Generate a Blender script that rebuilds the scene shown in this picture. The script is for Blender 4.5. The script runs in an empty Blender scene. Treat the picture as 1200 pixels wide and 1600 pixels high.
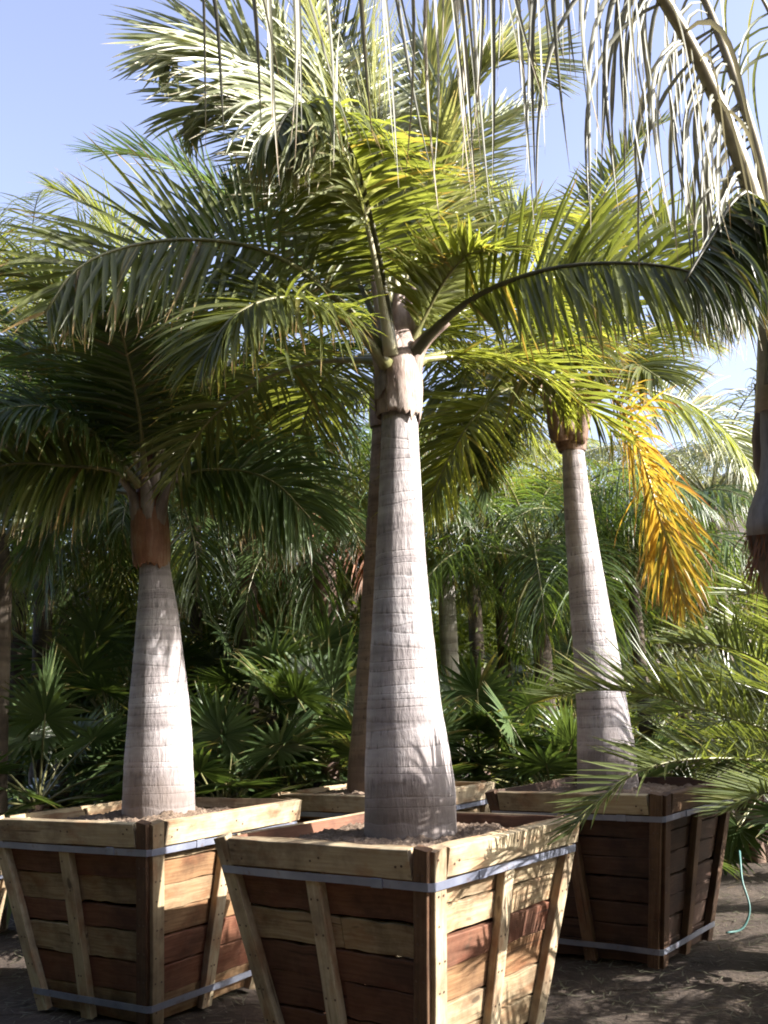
import bpy, math, random
import numpy as np
from mathutils import Matrix, Vector
C = bpy.context.scene.collection
S = bpy.context.scene
R = math.radians

# ---------------------------------------------------------------- camera
FOC, PITCH, EYE, ROLL = 1576.2, 0.1902, 1.3176, 0.0415
cp, sp, cr, sr = math.cos(PITCH), math.sin(PITCH), math.cos(ROLL), math.sin(ROLL)
fwd = Vector((0, cp, sp)); up0 = Vector((0, -sp, cp)); rt0 = Vector((1, 0, 0))
rt = rt0*cr - up0*sr; up = rt0*sr + up0*cr
cam = bpy.data.cameras.new('camera'); camo = bpy.data.objects.new('camera', cam); C.objects.link(camo)
camo.matrix_world = Matrix(((rt.x, up.x, -fwd.x, 0), (rt.y, up.y, -fwd.y, 0), (rt.z, up.z, -fwd.z, EYE), (0, 0, 0, 1)))
cam.sensor_fit = 'VERTICAL'; cam.sensor_height = 24; cam.lens = 24*FOC/1600
cam.clip_start = 0.05; cam.clip_end = 3000
S.camera = camo
S.render.resolution_x = 768; S.render.resolution_y = 1024

# ---------------------------------------------------------------- sky, sun, exposure
SUN_AZ, SUN_EL = R(102), R(28)
w = bpy.data.worlds.new('World'); S.world = w; w.use_nodes = True
nt = w.node_tree; bg = nt.nodes['Background']
sky = nt.nodes.new('ShaderNodeTexSky'); sky.sky_type = 'NISHITA'; sky.sun_disc = False
sky.sun_elevation = SUN_EL; sky.sun_rotation = SUN_AZ; sky.air_density = 1.0; sky.dust_density = 3.0; sky.ozone_density = 3.0
hs = nt.nodes.new('ShaderNodeHueSaturation'); hs.inputs['Saturation'].default_value = .78; hs.inputs['Hue'].default_value = .518
nt.links.new(sky.outputs[0], hs.inputs['Color']); nt.links.new(hs.outputs[0], bg.inputs[0]); bg.inputs[1].default_value = 0.13
sd = Vector((math.sin(SUN_AZ)*math.cos(SUN_EL), math.cos(SUN_AZ)*math.cos(SUN_EL), math.sin(SUN_EL)))
sl = bpy.data.lights.new('sun', 'SUN'); sl.energy = 5.0; sl.angle = R(0.5); sl.color = (1, .95, .87)
so = bpy.data.objects.new('sun', sl); C.objects.link(so); so.rotation_euler = sd.to_track_quat('Z', 'Y').to_euler()
S.view_settings.view_transform = 'Standard'; S.view_settings.look = 'None'
S.view_settings.exposure = 1.8; S.view_settings.gamma = 1
S.cycles.filter_width = 1.9; S.cycles.max_bounces = 8; S.cycles.transmission_bounces = 6; S.cycles.diffuse_bounces = 4
S.cycles.caustics_reflective = False; S.cycles.caustics_refractive = False

# ---------------------------------------------------------------- helpers
def at(px, py, Y):
    """world point seen at picture position (px, py) of the 1200x1600 photo, at distance Y along the ground"""
    x = (px-600)/FOC; y = (800-py)/FOC
    a = x*cr + y*sr; b = -x*sr + y*cr
    dy = cp - sp*b; dz = sp + cp*b; t = Y/dy
    return np.array((a*t, Y, EYE + dz*t))

def tag(o, label=None, cat=None, group=None, kind=None):
    if label: o['label'] = label
    if cat: o['category'] = cat
    if group: o['group'] = group
    if kind: o['kind'] = kind
    return o

def empty(name, loc, rz=0):
    o = bpy.data.objects.new(name, None); C.objects.link(o)
    o.location = tuple(loc); o.rotation_euler = (0, 0, rz); o.empty_display_size = .1
    return o

def link(name, me, mat, parent=None, world=False):
    o = bpy.data.objects.new(name, me); C.objects.link(o)
    if mat is not None: me.materials.append(mat)
    if parent is not None:
        o.parent = parent
    return o

def quads(name, V, F, attrs=None, smooth=False):
    me = bpy.data.meshes.new(name)
    V = np.asarray(V, np.float32); F = np.asarray(F, np.int32)
    me.vertices.add(len(V)); me.vertices.foreach_set('co', V.ravel())
    m = len(F); me.loops.add(4*m); me.loops.foreach_set('vertex_index', F.ravel())
    me.polygons.add(m); me.polygons.foreach_set('loop_start', np.arange(0, 4*m, 4, dtype=np.int32))
    me.polygons.foreach_set('loop_total', np.full(m, 4, np.int32))
    if smooth: me.polygons.foreach_set('use_smooth', np.ones(m, bool))
    me.update(calc_edges=True)
    for k, a in (attrs or {}).items():
        me.attributes.new(k, 'FLOAT', 'POINT').data.foreach_set('value', np.asarray(a, np.float32))
    return me

class MB:
    """collects boards, tubes and sheets into one mesh; u runs along the grain, rnd is one number per board"""
    def __init__(s): s.v = []; s.f = []; s.u = []; s.w = []; s.r = []; s.nails = []
    def add(s, vs, fs, us=None, ws=None, r=0.0):
        n = len(s.v); s.v += [tuple(v) for v in vs]; s.f += [tuple(i+n for i in f) for f in fs]
        s.u += list(us) if us is not None else [0.0]*len(vs); s.w += list(ws) if ws is not None else [0.0]*len(vs)
        s.r += [r]*len(vs)
    def board(s, p0, p1, wd, th, wv, r, off=0.0, rough=0.0, n=1, rng=None):
        """a board from p0 to p1; wv = unit vector across its width, thickness towards the face normal"""
        p0 = np.array(p0, float); p1 = np.array(p1, float); ax = p1-p0; L = np.linalg.norm(ax); ax /= L
        wv = np.array(wv, float); wv -= ax*wv.dot(ax); wv /= np.linalg.norm(wv); tv = np.cross(ax, wv)
        b = .0025; a = wd/2; c = th/2
        sec = [(-a+b, -c), (a-b, -c), (a, -c+b), (a, c-b), (a-b, c), (-a+b, c), (-a, c-b), (-a, -c+b)]
        vs = []; us = []; ws = []; fs = []
        for i in range(n+1):
            e1 = e2 = 0
            if rough and rng: e1, e2 = rng.uniform(-rough, rough), rng.uniform(-rough, rough)
            for (x, y) in sec:
                ww = x + (e1 if x > 0 else e2)
                vs.append(p0+ax*L*i/n + wv*ww + tv*y); us.append(L*i/n+off); ws.append(x+y)
        for i in range(n):
            for k in range(8):
                fs.append((8*i+k, 8*i+(k+1) % 8, 8*i+8+(k+1) % 8, 8*i+8+k))
        fs.append(tuple(range(7, -1, -1))); fs.append(tuple(8*n+k for k in range(8)))
        s.add(vs, fs, us, ws, r)
    def nail(s, c, e1, e2, rad):
        nv = np.cross(e1, e2); vs = []
        for h in (-.002, .0012):
            for j in range(7): vs.append(np.asarray(c)+nv*h+rad*(e1*math.cos(j*.8976)+e2*math.sin(j*.8976)))
        f0 = len(s.f); s.add(vs, [(j, (j+1) % 7, 7+(j+1) % 7, 7+j) for j in range(7)]+[tuple(range(7, 14))]); s.nails += range(f0, len(s.f))
    def tube(s, pts, rad, k=6, r=0.0):
        pts = np.asarray(pts, float); n = len(pts); T = np.gradient(pts, axis=0)
        T /= np.linalg.norm(T, axis=1)[:, None]+1e-9
        ref = np.array((0, 0, 1.0)) if abs(T[:, 2]).mean() < .8 else np.array((0.3, 1.0, 0))
        A = np.cross(T, ref); A /= np.linalg.norm(A, axis=1)[:, None]+1e-9; B = np.cross(A, T)
        vs = []; us = []; fs = []
        rad = np.broadcast_to(rad, (n,))
        for i in range(n):
            for j in range(k):
                th = 2*math.pi*j/k
                vs.append(pts[i]+rad[i]*(A[i]*math.cos(th)+B[i]*math.sin(th))); us.append(i/n)
        for i in range(n-1):
            for j in range(k):
                fs.append((i*k+j, i*k+(j+1) % k, i*k+k+(j+1) % k, i*k+k+j))
        fs.append(tuple(range(k-1, -1, -1))); fs.append(tuple((n-1)*k+j for j in range(k)))
        s.add(vs, fs, us, None, r)
    def build(s, name, mat, parent=None, smooth=False):
        me = bpy.data.meshes.new(name); me.from_pydata(s.v, [], s.f); me.update()
        for k, a in (('u', s.u), ('w', s.w), ('rnd', s.r)):
            me.attributes.new(k, 'FLOAT', 'POINT').data.foreach_set('value', np.asarray(a, np.float32))
        if smooth: me.polygons.foreach_set('use_smooth', np.ones(len(me.polygons), bool))
        o = link(name, me, mat, parent)
        if s.nails:
            me.materials.append(M['nail'])
            for i in s.nails: me.polygons[i].material_index = 1
        return o

def spline(pts, n):
    P = np.asarray(pts, float); P = np.vstack([2*P[0]-P[1], P, 2*P[-1]-P[-2]])
    m = len(P)-3; out = []
    for t in np.linspace(0, m-1e-6, n):
        i = int(t); f = t-i; a, b, c, d = P[i:i+4]
        out.append(.5*((2*b)+(c-a)*f+(2*a-5*b+4*c-d)*f*f+(3*b-a-3*c+d)*f**3))
    out = np.array(out)
    seg = np.r_[0, np.cumsum(np.linalg.norm(np.diff(out, axis=0), axis=1))]
    q = np.linspace(0, seg[-1], n)
    return np.stack([np.interp(q, seg, out[:, k]) for k in range(3)], 1)

def nrm(a): return a/(np.linalg.norm(a, axis=-1, keepdims=True)+1e-9)

# ---------------------------------------------------------------- materials
def newmat(name):
    m = bpy.data.materials.new(name); m.use_nodes = True
    n = m.node_tree.nodes; return m, n, m.node_tree.links, n['Principled BSDF']
def node(n, t, **kw):
    o = n.new(t)
    for k, v in kw.items(): setattr(o, k, v)
    return o
def attr(n, name): return node(n, 'ShaderNodeAttribute', attribute_name=name).outputs['Fac']
def ramp(n, l, src, stops, interp='LINEAR'):
    r = n.new('ShaderNodeValToRGB'); r.color_ramp.interpolation = interp
    e = r.color_ramp.elements
    while len(e) < len(stops): e.new(.5)
    for i, (p, c) in enumerate(stops): e[i].position = p; e[i].color = tuple(c)+(1,)
    l.new(src, r.inputs[0]); return r.outputs[0]
def mathn(n, l, op, a, b=None, c=None):
    m = n.new('ShaderNodeMath'); m.operation = op
    for i, x in enumerate((a, b, c)):
        if x is None: continue
        if isinstance(x, (int, float)): m.inputs[i].default_value = x
        else: l.new(x, m.inputs[i])
    return m.outputs[0]
def mixc(n, l, f, a, b, mode='MIX'):
    m = n.new('ShaderNodeMix'); m.data_type = 'RGBA'; m.blend_type = mode
    for s, x in ((0, f), (6, a), (7, b)):
        if isinstance(x, (int, float)): m.inputs[s].default_value = x
        elif isinstance(x, tuple): m.inputs[s].default_value = x+(1,)
        else: l.new(x, m.inputs[s])
    return m.outputs[2]
def noise(n, l, scale, detail=4, vec=None, rough=.55):
    t = n.new('ShaderNodeTexNoise'); t.inputs['Scale'].default_value = scale; t.inputs['Detail'].default_value = detail
    t.inputs['Roughness'].default_value = rough
    if vec is not None: l.new(vec, t.inputs['Vector'])
    return t.outputs['Fac']
def objvec(n, l, scale=(1, 1, 1)):
    t = n.new('ShaderNodeTexCoord'); m = n.new('ShaderNodeMapping'); m.inputs['Scale'].default_value = scale
    l.new(t.outputs['Object'], m.inputs['Vector']); return m.outputs[0]
def bump(n, l, h, bsdf, strength=.5, dist=.01):
    b = n.new('ShaderNodeBump'); b.inputs['Strength'].default_value = strength; b.inputs['Distance'].default_value = dist
    l.new(h, b.inputs['Height']); l.new(b.outputs[0], bsdf.inputs['Normal'])

def leafmat(name, dark, mid, tip, trans=.42, transcol=(1.85, 1.8, .7), rough=.33, tipat=.87, spec=.55):
    m, n, l, p = newmat(name)
    rn = attr(n, 'rnd'); tt = attr(n, 'tt')
    col = ramp(n, l, rn, [(0, dark), (.55, mid), (.965, tuple(c*1.12 for c in mid)), (1, tip)])
    e = mathn(n, l, 'ADD', tt, mathn(n, l, 'MULTIPLY', mathn(n, l, 'SUBTRACT', rn, .5), .22))
    tf = node(n, 'ShaderNodeMapRange'); l.new(e, tf.inputs[0]); tf.inputs[1].default_value = tipat; tf.inputs[2].default_value = tipat+.1
    col = mixc(n, l, tf.outputs[0], col, tip)
    l.new(col, p.inputs['Base Color']); p.inputs['Roughness'].default_value = rough
    p.inputs['Specular IOR Level'].default_value = spec
    tr = n.new('ShaderNodeBsdfTranslucent')
    tc = mixc(n, l, 1.0, col, transcol or (1.85, 1.8, .7), 'MULTIPLY'); l.new(tc, tr.inputs[0])
    mx = n.new('ShaderNodeMixShader'); mx.inputs[0].default_value = trans
    l.new(p.outputs[0], mx.inputs[1]); l.new(tr.outputs[0], mx.inputs[2])
    l.new(mx.outputs[0], n['Material Output'].inputs[0])
    return m

M = {}
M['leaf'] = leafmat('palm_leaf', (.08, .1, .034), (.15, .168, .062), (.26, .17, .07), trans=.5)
M['leaf_sun'] = leafmat('palm_leaf_bleached_sunlit', (.15, .17, .08), (.24, .26, .14), (.3, .26, .16), trans=.35, transcol=(1.6, 1.5, .8), rough=.36, spec=.9)  # bleached leaf, paled further so the sun glare sits in its colour
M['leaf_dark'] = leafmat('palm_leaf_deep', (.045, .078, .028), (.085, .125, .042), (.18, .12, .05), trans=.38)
M['leaf_yellow'] = leafmat('palm_leaf_yellowing', (.19, .2, .05), (.44, .3, .06), (.26, .12, .05), trans=.45, transcol=(1.3, 1.2, .7), tipat=.8)
M['leaf_lime'] = leafmat('palm_leaf_light', (.135, .16, .045), (.2, .22, .07), (.28, .22, .08), trans=.5)
M['leaf_dry'] = leafmat('palm_leaf_dry', (.1, .098, .07), (.17, .168, .12), (.24, .18, .11), trans=.3, transcol=(1.3, 1.15, .9), rough=.5)
M['leaf_deep'] = leafmat('palm_leaf_dark_green', (.04, .055, .025), (.075, .095, .042), (.2, .15, .07), trans=.3, spec=.45, rough=.36)  # darker, less glossy green for one hanging frond
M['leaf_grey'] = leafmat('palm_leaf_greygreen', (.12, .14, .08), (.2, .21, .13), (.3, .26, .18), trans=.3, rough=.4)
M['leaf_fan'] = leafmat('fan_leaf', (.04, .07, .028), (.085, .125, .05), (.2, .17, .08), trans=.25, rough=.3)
M['leaf_phoenix'] = leafmat('date_leaf', (.07, .092, .035), (.13, .155, .06), (.22, .19, .08), trans=.4, rough=.28, tipat=.96)
M['leaf_bush'] = leafmat('bush_leaf', (.1, .14, .03), (.18, .22, .05), (.2, .2, .06), trans=.4, rough=.45, tipat=2)
M['dead'] = leafmat('dead_leaf', (.16, .06, .03), (.28, .12, .06), (.2, .12, .08), trans=.3, transcol=(1.3, 1.0, .7), rough=.6)

def stemmat(name, c1, c2, rough=.45):
    m, n, l, p = newmat(name)
    v = objvec(n, l, (25, 25, 25)); f = noise(n, l, 1.0, 3, v)
    l.new(ramp(n, l, f, [(.3, c1), (.7, c2)]), p.inputs['Base Color']); p.inputs['Roughness'].default_value = rough
    return m
M['rachis'] = stemmat('rachis', (.13, .14, .05), (.24, .22, .11), .35)
M['rachis_pale'] = stemmat('rachis_pale', (.34, .32, .2), (.45, .42, .3), .4)
M['rachis_dark'] = stemmat('rachis_dark', (.05, .05, .03), (.1, .09, .05), .4)
M['petiole_brown'] = stemmat('petiole_brown', (.17, .11, .07), (.27, .2, .14), .5)
M['rachis_yellow'] = stemmat('rachis_yellow', (.4, .28, .08), (.5, .4, .15), .4)
M['rachis_foreground'] = stemmat('rachis_foreground', (.2, .17, .11), (.33, .28, .19), .45)

def trunkmat(name, base, pale, pink, ring=.062):
    m, n, l, p = newmat(name)
    tc = n.new('ShaderNodeTexCoord'); sep = n.new('ShaderNodeSeparateXYZ'); l.new(tc.outputs['Object'], sep.inputs[0])
    wob = noise(n, l, 4, 4, objvec(n, l)); slow = noise(n, l, 1, 2, objvec(n, l, (.4, .4, 3)))
    z = mathn(n, l, 'ADD', sep.outputs[2], mathn(n, l, 'ADD', mathn(n, l, 'MULTIPLY', wob, .03), mathn(n, l, 'MULTIPLY', slow, .75)))
    cyc = mathn(n, l, 'FRACT', mathn(n, l, 'DIVIDE', z, ring))
    groove = ramp(n, l, cyc, [(0, (1, 1, 1)), (.05, (.85, .85, .85)), (.13, (0, 0, 0)), (.95, (0, 0, 0)), (1, (1, 1, 1))])
    rows = ramp(n, l, cyc, [(0, (1, 1, 1)), (.3, (.9, .9, .9)), (.55, (.15, .15, .15)), (1, (.1, .1, .1))])
    nb = noise(n, l, 3.0, 6, objvec(n, l, (1, 1, 2.0)), .6)
    c = ramp(n, l, nb, [(.3, base), (.5, pink), (.68, pale)])
    band = ramp(n, l, noise(n, l, 1, 3, objvec(n, l, (.9, .9, 14)), .6), [(.36, (.66, .65, .65)), (.5, (.95, .95, .95)), (.64, (1.15, 1.15, 1.15))])
    c = mixc(n, l, .9, c, band, 'MULTIPLY')
    fine = noise(n, l, 1, 5, objvec(n, l, (60, 60, 10)), .7)
    crack = ramp(n, l, fine, [(.36, (1, 1, 1)), (.5, (0, 0, 0))])
    c = mixc(n, l, mathn(n, l, 'MULTIPLY', mathn(n, l, 'MULTIPLY', crack, rows), .75), c, tuple(x*.42 for x in base))
    patch = ramp(n, l, noise(n, l, 1, 3, objvec(n, l, (6, 6, 9))), [(.42, (0, 0, 0)), (.6, (1, 1, 1))])
    c = mixc(n, l, mathn(n, l, 'MULTIPLY', mathn(n, l, 'MULTIPLY', groove, patch), .3), c, tuple(x*.45 for x in base))
    stain = ramp(n, l, noise(n, l, 1, 5, objvec(n, l, (3.2, 3.2, 1.3)), .65), [(.52, (0, 0, 0)), (.7, (1, 1, 1))])
    c = mixc(n, l, mathn(n, l, 'MULTIPLY', stain, .7), c, (base[0]*.62, base[1]*.55, base[2]*.48))
    spl = mathn(n, l, 'ADD', sep.outputs[2], mathn(n, l, 'MULTIPLY', noise(n, l, 9, 5, objvec(n, l), .65), -.3))
    c = mixc(n, l, mathn(n, l, 'MULTIPLY', ramp(n, l, spl, [(0, (1, 1, 1)), (.12, (0, 0, 0))]), .6), c, (.13, .1, .085))
    l.new(c, p.inputs['Base Color']); p.inputs['Roughness'].default_value = .85
    hh = mathn(n, l, 'SUBTRACT', mathn(n, l, 'ADD', fine, mathn(n, l, 'MULTIPLY', nb, .6)), mathn(n, l, 'MULTIPLY', groove, .2))
    bump(n, l, hh, p, .8, .009)
    return m
M['trunk'] = trunkmat('palm_trunk', (.27, .24, .25), (.49, .465, .49), (.37, .33, .335))
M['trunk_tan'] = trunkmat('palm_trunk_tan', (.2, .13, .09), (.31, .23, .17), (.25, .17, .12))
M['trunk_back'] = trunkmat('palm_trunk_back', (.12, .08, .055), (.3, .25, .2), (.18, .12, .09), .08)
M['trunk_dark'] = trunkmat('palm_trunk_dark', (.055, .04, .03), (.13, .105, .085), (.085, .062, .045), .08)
M['trunk_pale'] = trunkmat('palm_trunk_pale', (.4, .36, .33), (.6, .57, .54), (.5, .45, .42), .1)

def shaftmat(name, cols):
    m, n, l, p = newmat(name)
    f = noise(n, l, 1, 6, objvec(n, l, (34, 34, 5)), .72)
    g = noise(n, l, 7, 4, objvec(n, l))
    f2 = mathn(n, l, 'ADD', mathn(n, l, 'MULTIPLY', f, .5), mathn(n, l, 'MULTIPLY', g, .5))
    l.new(ramp(n, l, f2, [(.36, cols[0]), (.5, cols[1]), (.64, cols[2])]), p.inputs['Base Color'])
    p.inputs['Roughness'].default_value = .6; bump(n, l, f2, p, .9, .012)
    return m
M['shaft'] = shaftmat('crownshaft_tan', [(.15, .095, .08), (.28, .205, .175), (.46, .39, .35)])
M['shaft_grey'] = shaftmat('crownshaft_grey', [(.13, .095, .08), (.23, .185, .16), (.36, .32, .28)])
M['shaft_red'] = shaftmat('crownshaft_red', [(.14, .055, .03), (.24, .11, .06), (.32, .22, .15)])
M['shaft_dark'] = shaftmat('crownshaft_dark', [(.09, .05, .035), (.17, .1, .07), (.26, .17, .12)])
M['boot'] = shaftmat('leaf_boot', [(.12, .105, .11), (.2, .18, .19), (.28, .26, .28)])
M['fibre'] = shaftmat('brown_fibre', [(.06, .035, .025), (.12, .07, .05), (.2, .13, .09)])

def woodmat(name, stops, graindark=.55):
    m, n, l, p = newmat(name)
    cb = n.new('ShaderNodeCombineXYZ'); u = attr(n, 'u'); ww = attr(n, 'w'); rn = attr(n, 'rnd')
    l.new(mathn(n, l, 'ADD', mathn(n, l, 'MULTIPLY', u, 3.0), mathn(n, l, 'MULTIPLY', rn, 57.0)), cb.inputs[0])
    l.new(mathn(n, l, 'MULTIPLY', ww, 60.0), cb.inputs[1]); l.new(mathn(n, l, 'MULTIPLY', rn, 31.0), cb.inputs[2])
    g = noise(n, l, 1.6, 5, cb.outputs[0], .6)
    cb2 = n.new('ShaderNodeCombineXYZ'); l.new(mathn(n, l, 'ADD', mathn(n, l, 'MULTIPLY', u, 4.0), mathn(n, l, 'MULTIPLY', rn, 91.0)), cb2.inputs[0])
    l.new(mathn(n, l, 'MULTIPLY', ww, 9.0), cb2.inputs[1]); l.new(rn, cb2.inputs[2])
    st = noise(n, l, 1.4, 4, cb2.outputs[0], .6)
    base = ramp(n, l, rn, stops)
    c = mixc(n, l, mathn(n, l, 'MULTIPLY', ramp(n, l, g, [(.4, (1, 1, 1)), (.62, (0, 0, 0))]), graindark), base, mixc(n, l, 1.0, base, (.5, .38, .28), 'MULTIPLY'))
    c = mixc(n, l, mathn(n, l, 'MULTIPLY', ramp(n, l, st, [(.5, (0, 0, 0)), (.68, (1, 1, 1))]), .7), c, mixc(n, l, 1.0, base, (.62, .36, .24), 'MULTIPLY'))
    kn = ramp(n, l, noise(n, l, 2.2, 1, cb2.outputs[0], .4), [(.22, (1, 1, 1)), (.27, (0, 0, 0))])
    c = mixc(n, l, mathn(n, l, 'MULTIPLY', kn, .7), c, (.06, .035, .02))
    dirt = noise(n, l, 5, 6, objvec(n, l), .65)
    c = mixc(n, l, 1.0, c, ramp(n, l, dirt, [(.36, (.5, .47, .45)), (.56, (1, 1, 1)), (.7, (1.08, 1.06, 1.0))]), 'MULTIPLY')
    split = ramp(n, l, noise(n, l, .55, 2, cb.outputs[0], .5), [(.3, (1, 1, 1)), (.325, (0, 0, 0))])
    c = mixc(n, l, mathn(n, l, 'MULTIPLY', split, .75), c, mixc(n, l, 1.0, base, (.22, .17, .13), 'MULTIPLY'))
    l.new(c, p.inputs['Base Color']); p.inputs['Roughness'].default_value = .78
    bump(n, l, mathn(n, l, 'ADD', g, st), p, .45, .004)
    return m
CED = (.21, .09, .05); CED2 = (.13, .063, .038); PINE = (.3, .225, .135); PINE2 = (.44, .35, .225)
M['planks'] = woodmat('rough_planks', [(0, CED2), (.45, CED), (.55, (.27, .15, .07)), (.7, PINE), (1, PINE2)])
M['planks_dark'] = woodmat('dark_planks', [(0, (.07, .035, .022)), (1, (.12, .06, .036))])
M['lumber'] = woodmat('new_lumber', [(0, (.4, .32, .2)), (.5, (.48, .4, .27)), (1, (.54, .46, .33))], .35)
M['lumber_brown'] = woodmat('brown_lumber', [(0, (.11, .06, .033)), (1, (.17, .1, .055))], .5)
m, n, l, p = newmat('steel_strap'); M['strap'] = m
rust = ramp(n, l, noise(n, l, 14, 6, objvec(n, l), .7), [(.56, (0, 0, 0)), (.68, (1, 1, 1))])
l.new(mixc(n, l, mathn(n, l, 'MULTIPLY', rust, .65), ramp(n, l, noise(n, l, 6, 4, objvec(n, l)), [(.35, (.17, .185, .25)), (.7, (.3, .32, .4))]), (.16, .085, .045)), p.inputs['Base Color'])
p.inputs['Metallic'].default_value = .35; p.inputs['Roughness'].default_value = .42

def dirtmat(name, a, b, c, sc=1.0):
    m, n, l, p = newmat(name)
    f = noise(n, l, 2.2*sc, 8, objvec(n, l), .65); g = noise(n, l, 38*sc, 6, objvec(n, l), .7)
    h = mathn(n, l, 'ADD', mathn(n, l, 'MULTIPLY', f, .55), mathn(n, l, 'MULTIPLY', g, .45))
    l.new(ramp(n, l, h, [(.36, a), (.5, b), (.63, c)]), p.inputs['Base Color'])
    p.inputs['Roughness'].default_value = .95; bump(n, l, h, p, .9, .03)
    return m
M['ground'] = dirtmat('dirt_ground', (.03, .021, .017), (.062, .044, .034), (.13, .097, .074))
M['soil'] = dirtmat('potting_soil', (.1, .065, .045), (.2, .14, .1), (.34, .26, .2), 2.0)
M['hill'] = dirtmat('dry_hill', (.13, .1, .08), (.2, .16, .13), (.26, .22, .18), .03)
M['nail'] = stemmat('rusty_nail', (.05, .03, .022), (.12, .07, .045), .5)
M['hose'] = stemmat('black_hose', (.015, .015, .018), (.03, .03, .035), .35)
M['tube'] = stemmat('teal_tube', (.06, .16, .16), (.1, .23, .22), .5)

# ---------------------------------------------------------------- leaf strips
def strips(P, D, N, L, W, droop, segs=5, fold=.25, curl=None, prof=(.55, 1, .95, .75, .45, .04), rng=None):
    n = len(P); prof = np.interp(np.linspace(0, 1, segs+1), np.linspace(0, 1, len(prof)), prof)
    d = nrm(D); pos = P.copy(); V = np.zeros((n, segs+1, 3, 3)); g = np.array((0, 0, -1.0))
    for k in range(segs+1):
        wv = nrm(np.cross(d, N)); nn = nrm(np.cross(wv, d))
        h = (W*prof[k]*.5)[:, None]
        V[:, k, 0] = pos-wv*h; V[:, k, 2] = pos+wv*h; V[:, k, 1] = pos-nn*h*fold*2
        q = (k+1)/segs
        d = d+g*(droop*(.35+q)/segs)[:, None]
        if curl is not None: d = d+curl*(q*q/segs)
        d = nrm(d); pos = pos+d*(L/segs)[:, None]
    i = np.arange(n)[:, None]*((segs+1)*3)+np.arange(segs)[None]*3
    i = i.ravel()
    F = np.concatenate([np.stack([i, i+1, i+4, i+3], 1), np.stack([i+1, i+2, i+5, i+4], 1)])
    rn = np.repeat(rng.random(n), (segs+1)*3); tt = np.tile(np.repeat(np.linspace(0, 1, segs+1), 3), n)
    return V.reshape(-1, 3), F, {'rnd': rn, 'tt': tt}

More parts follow.
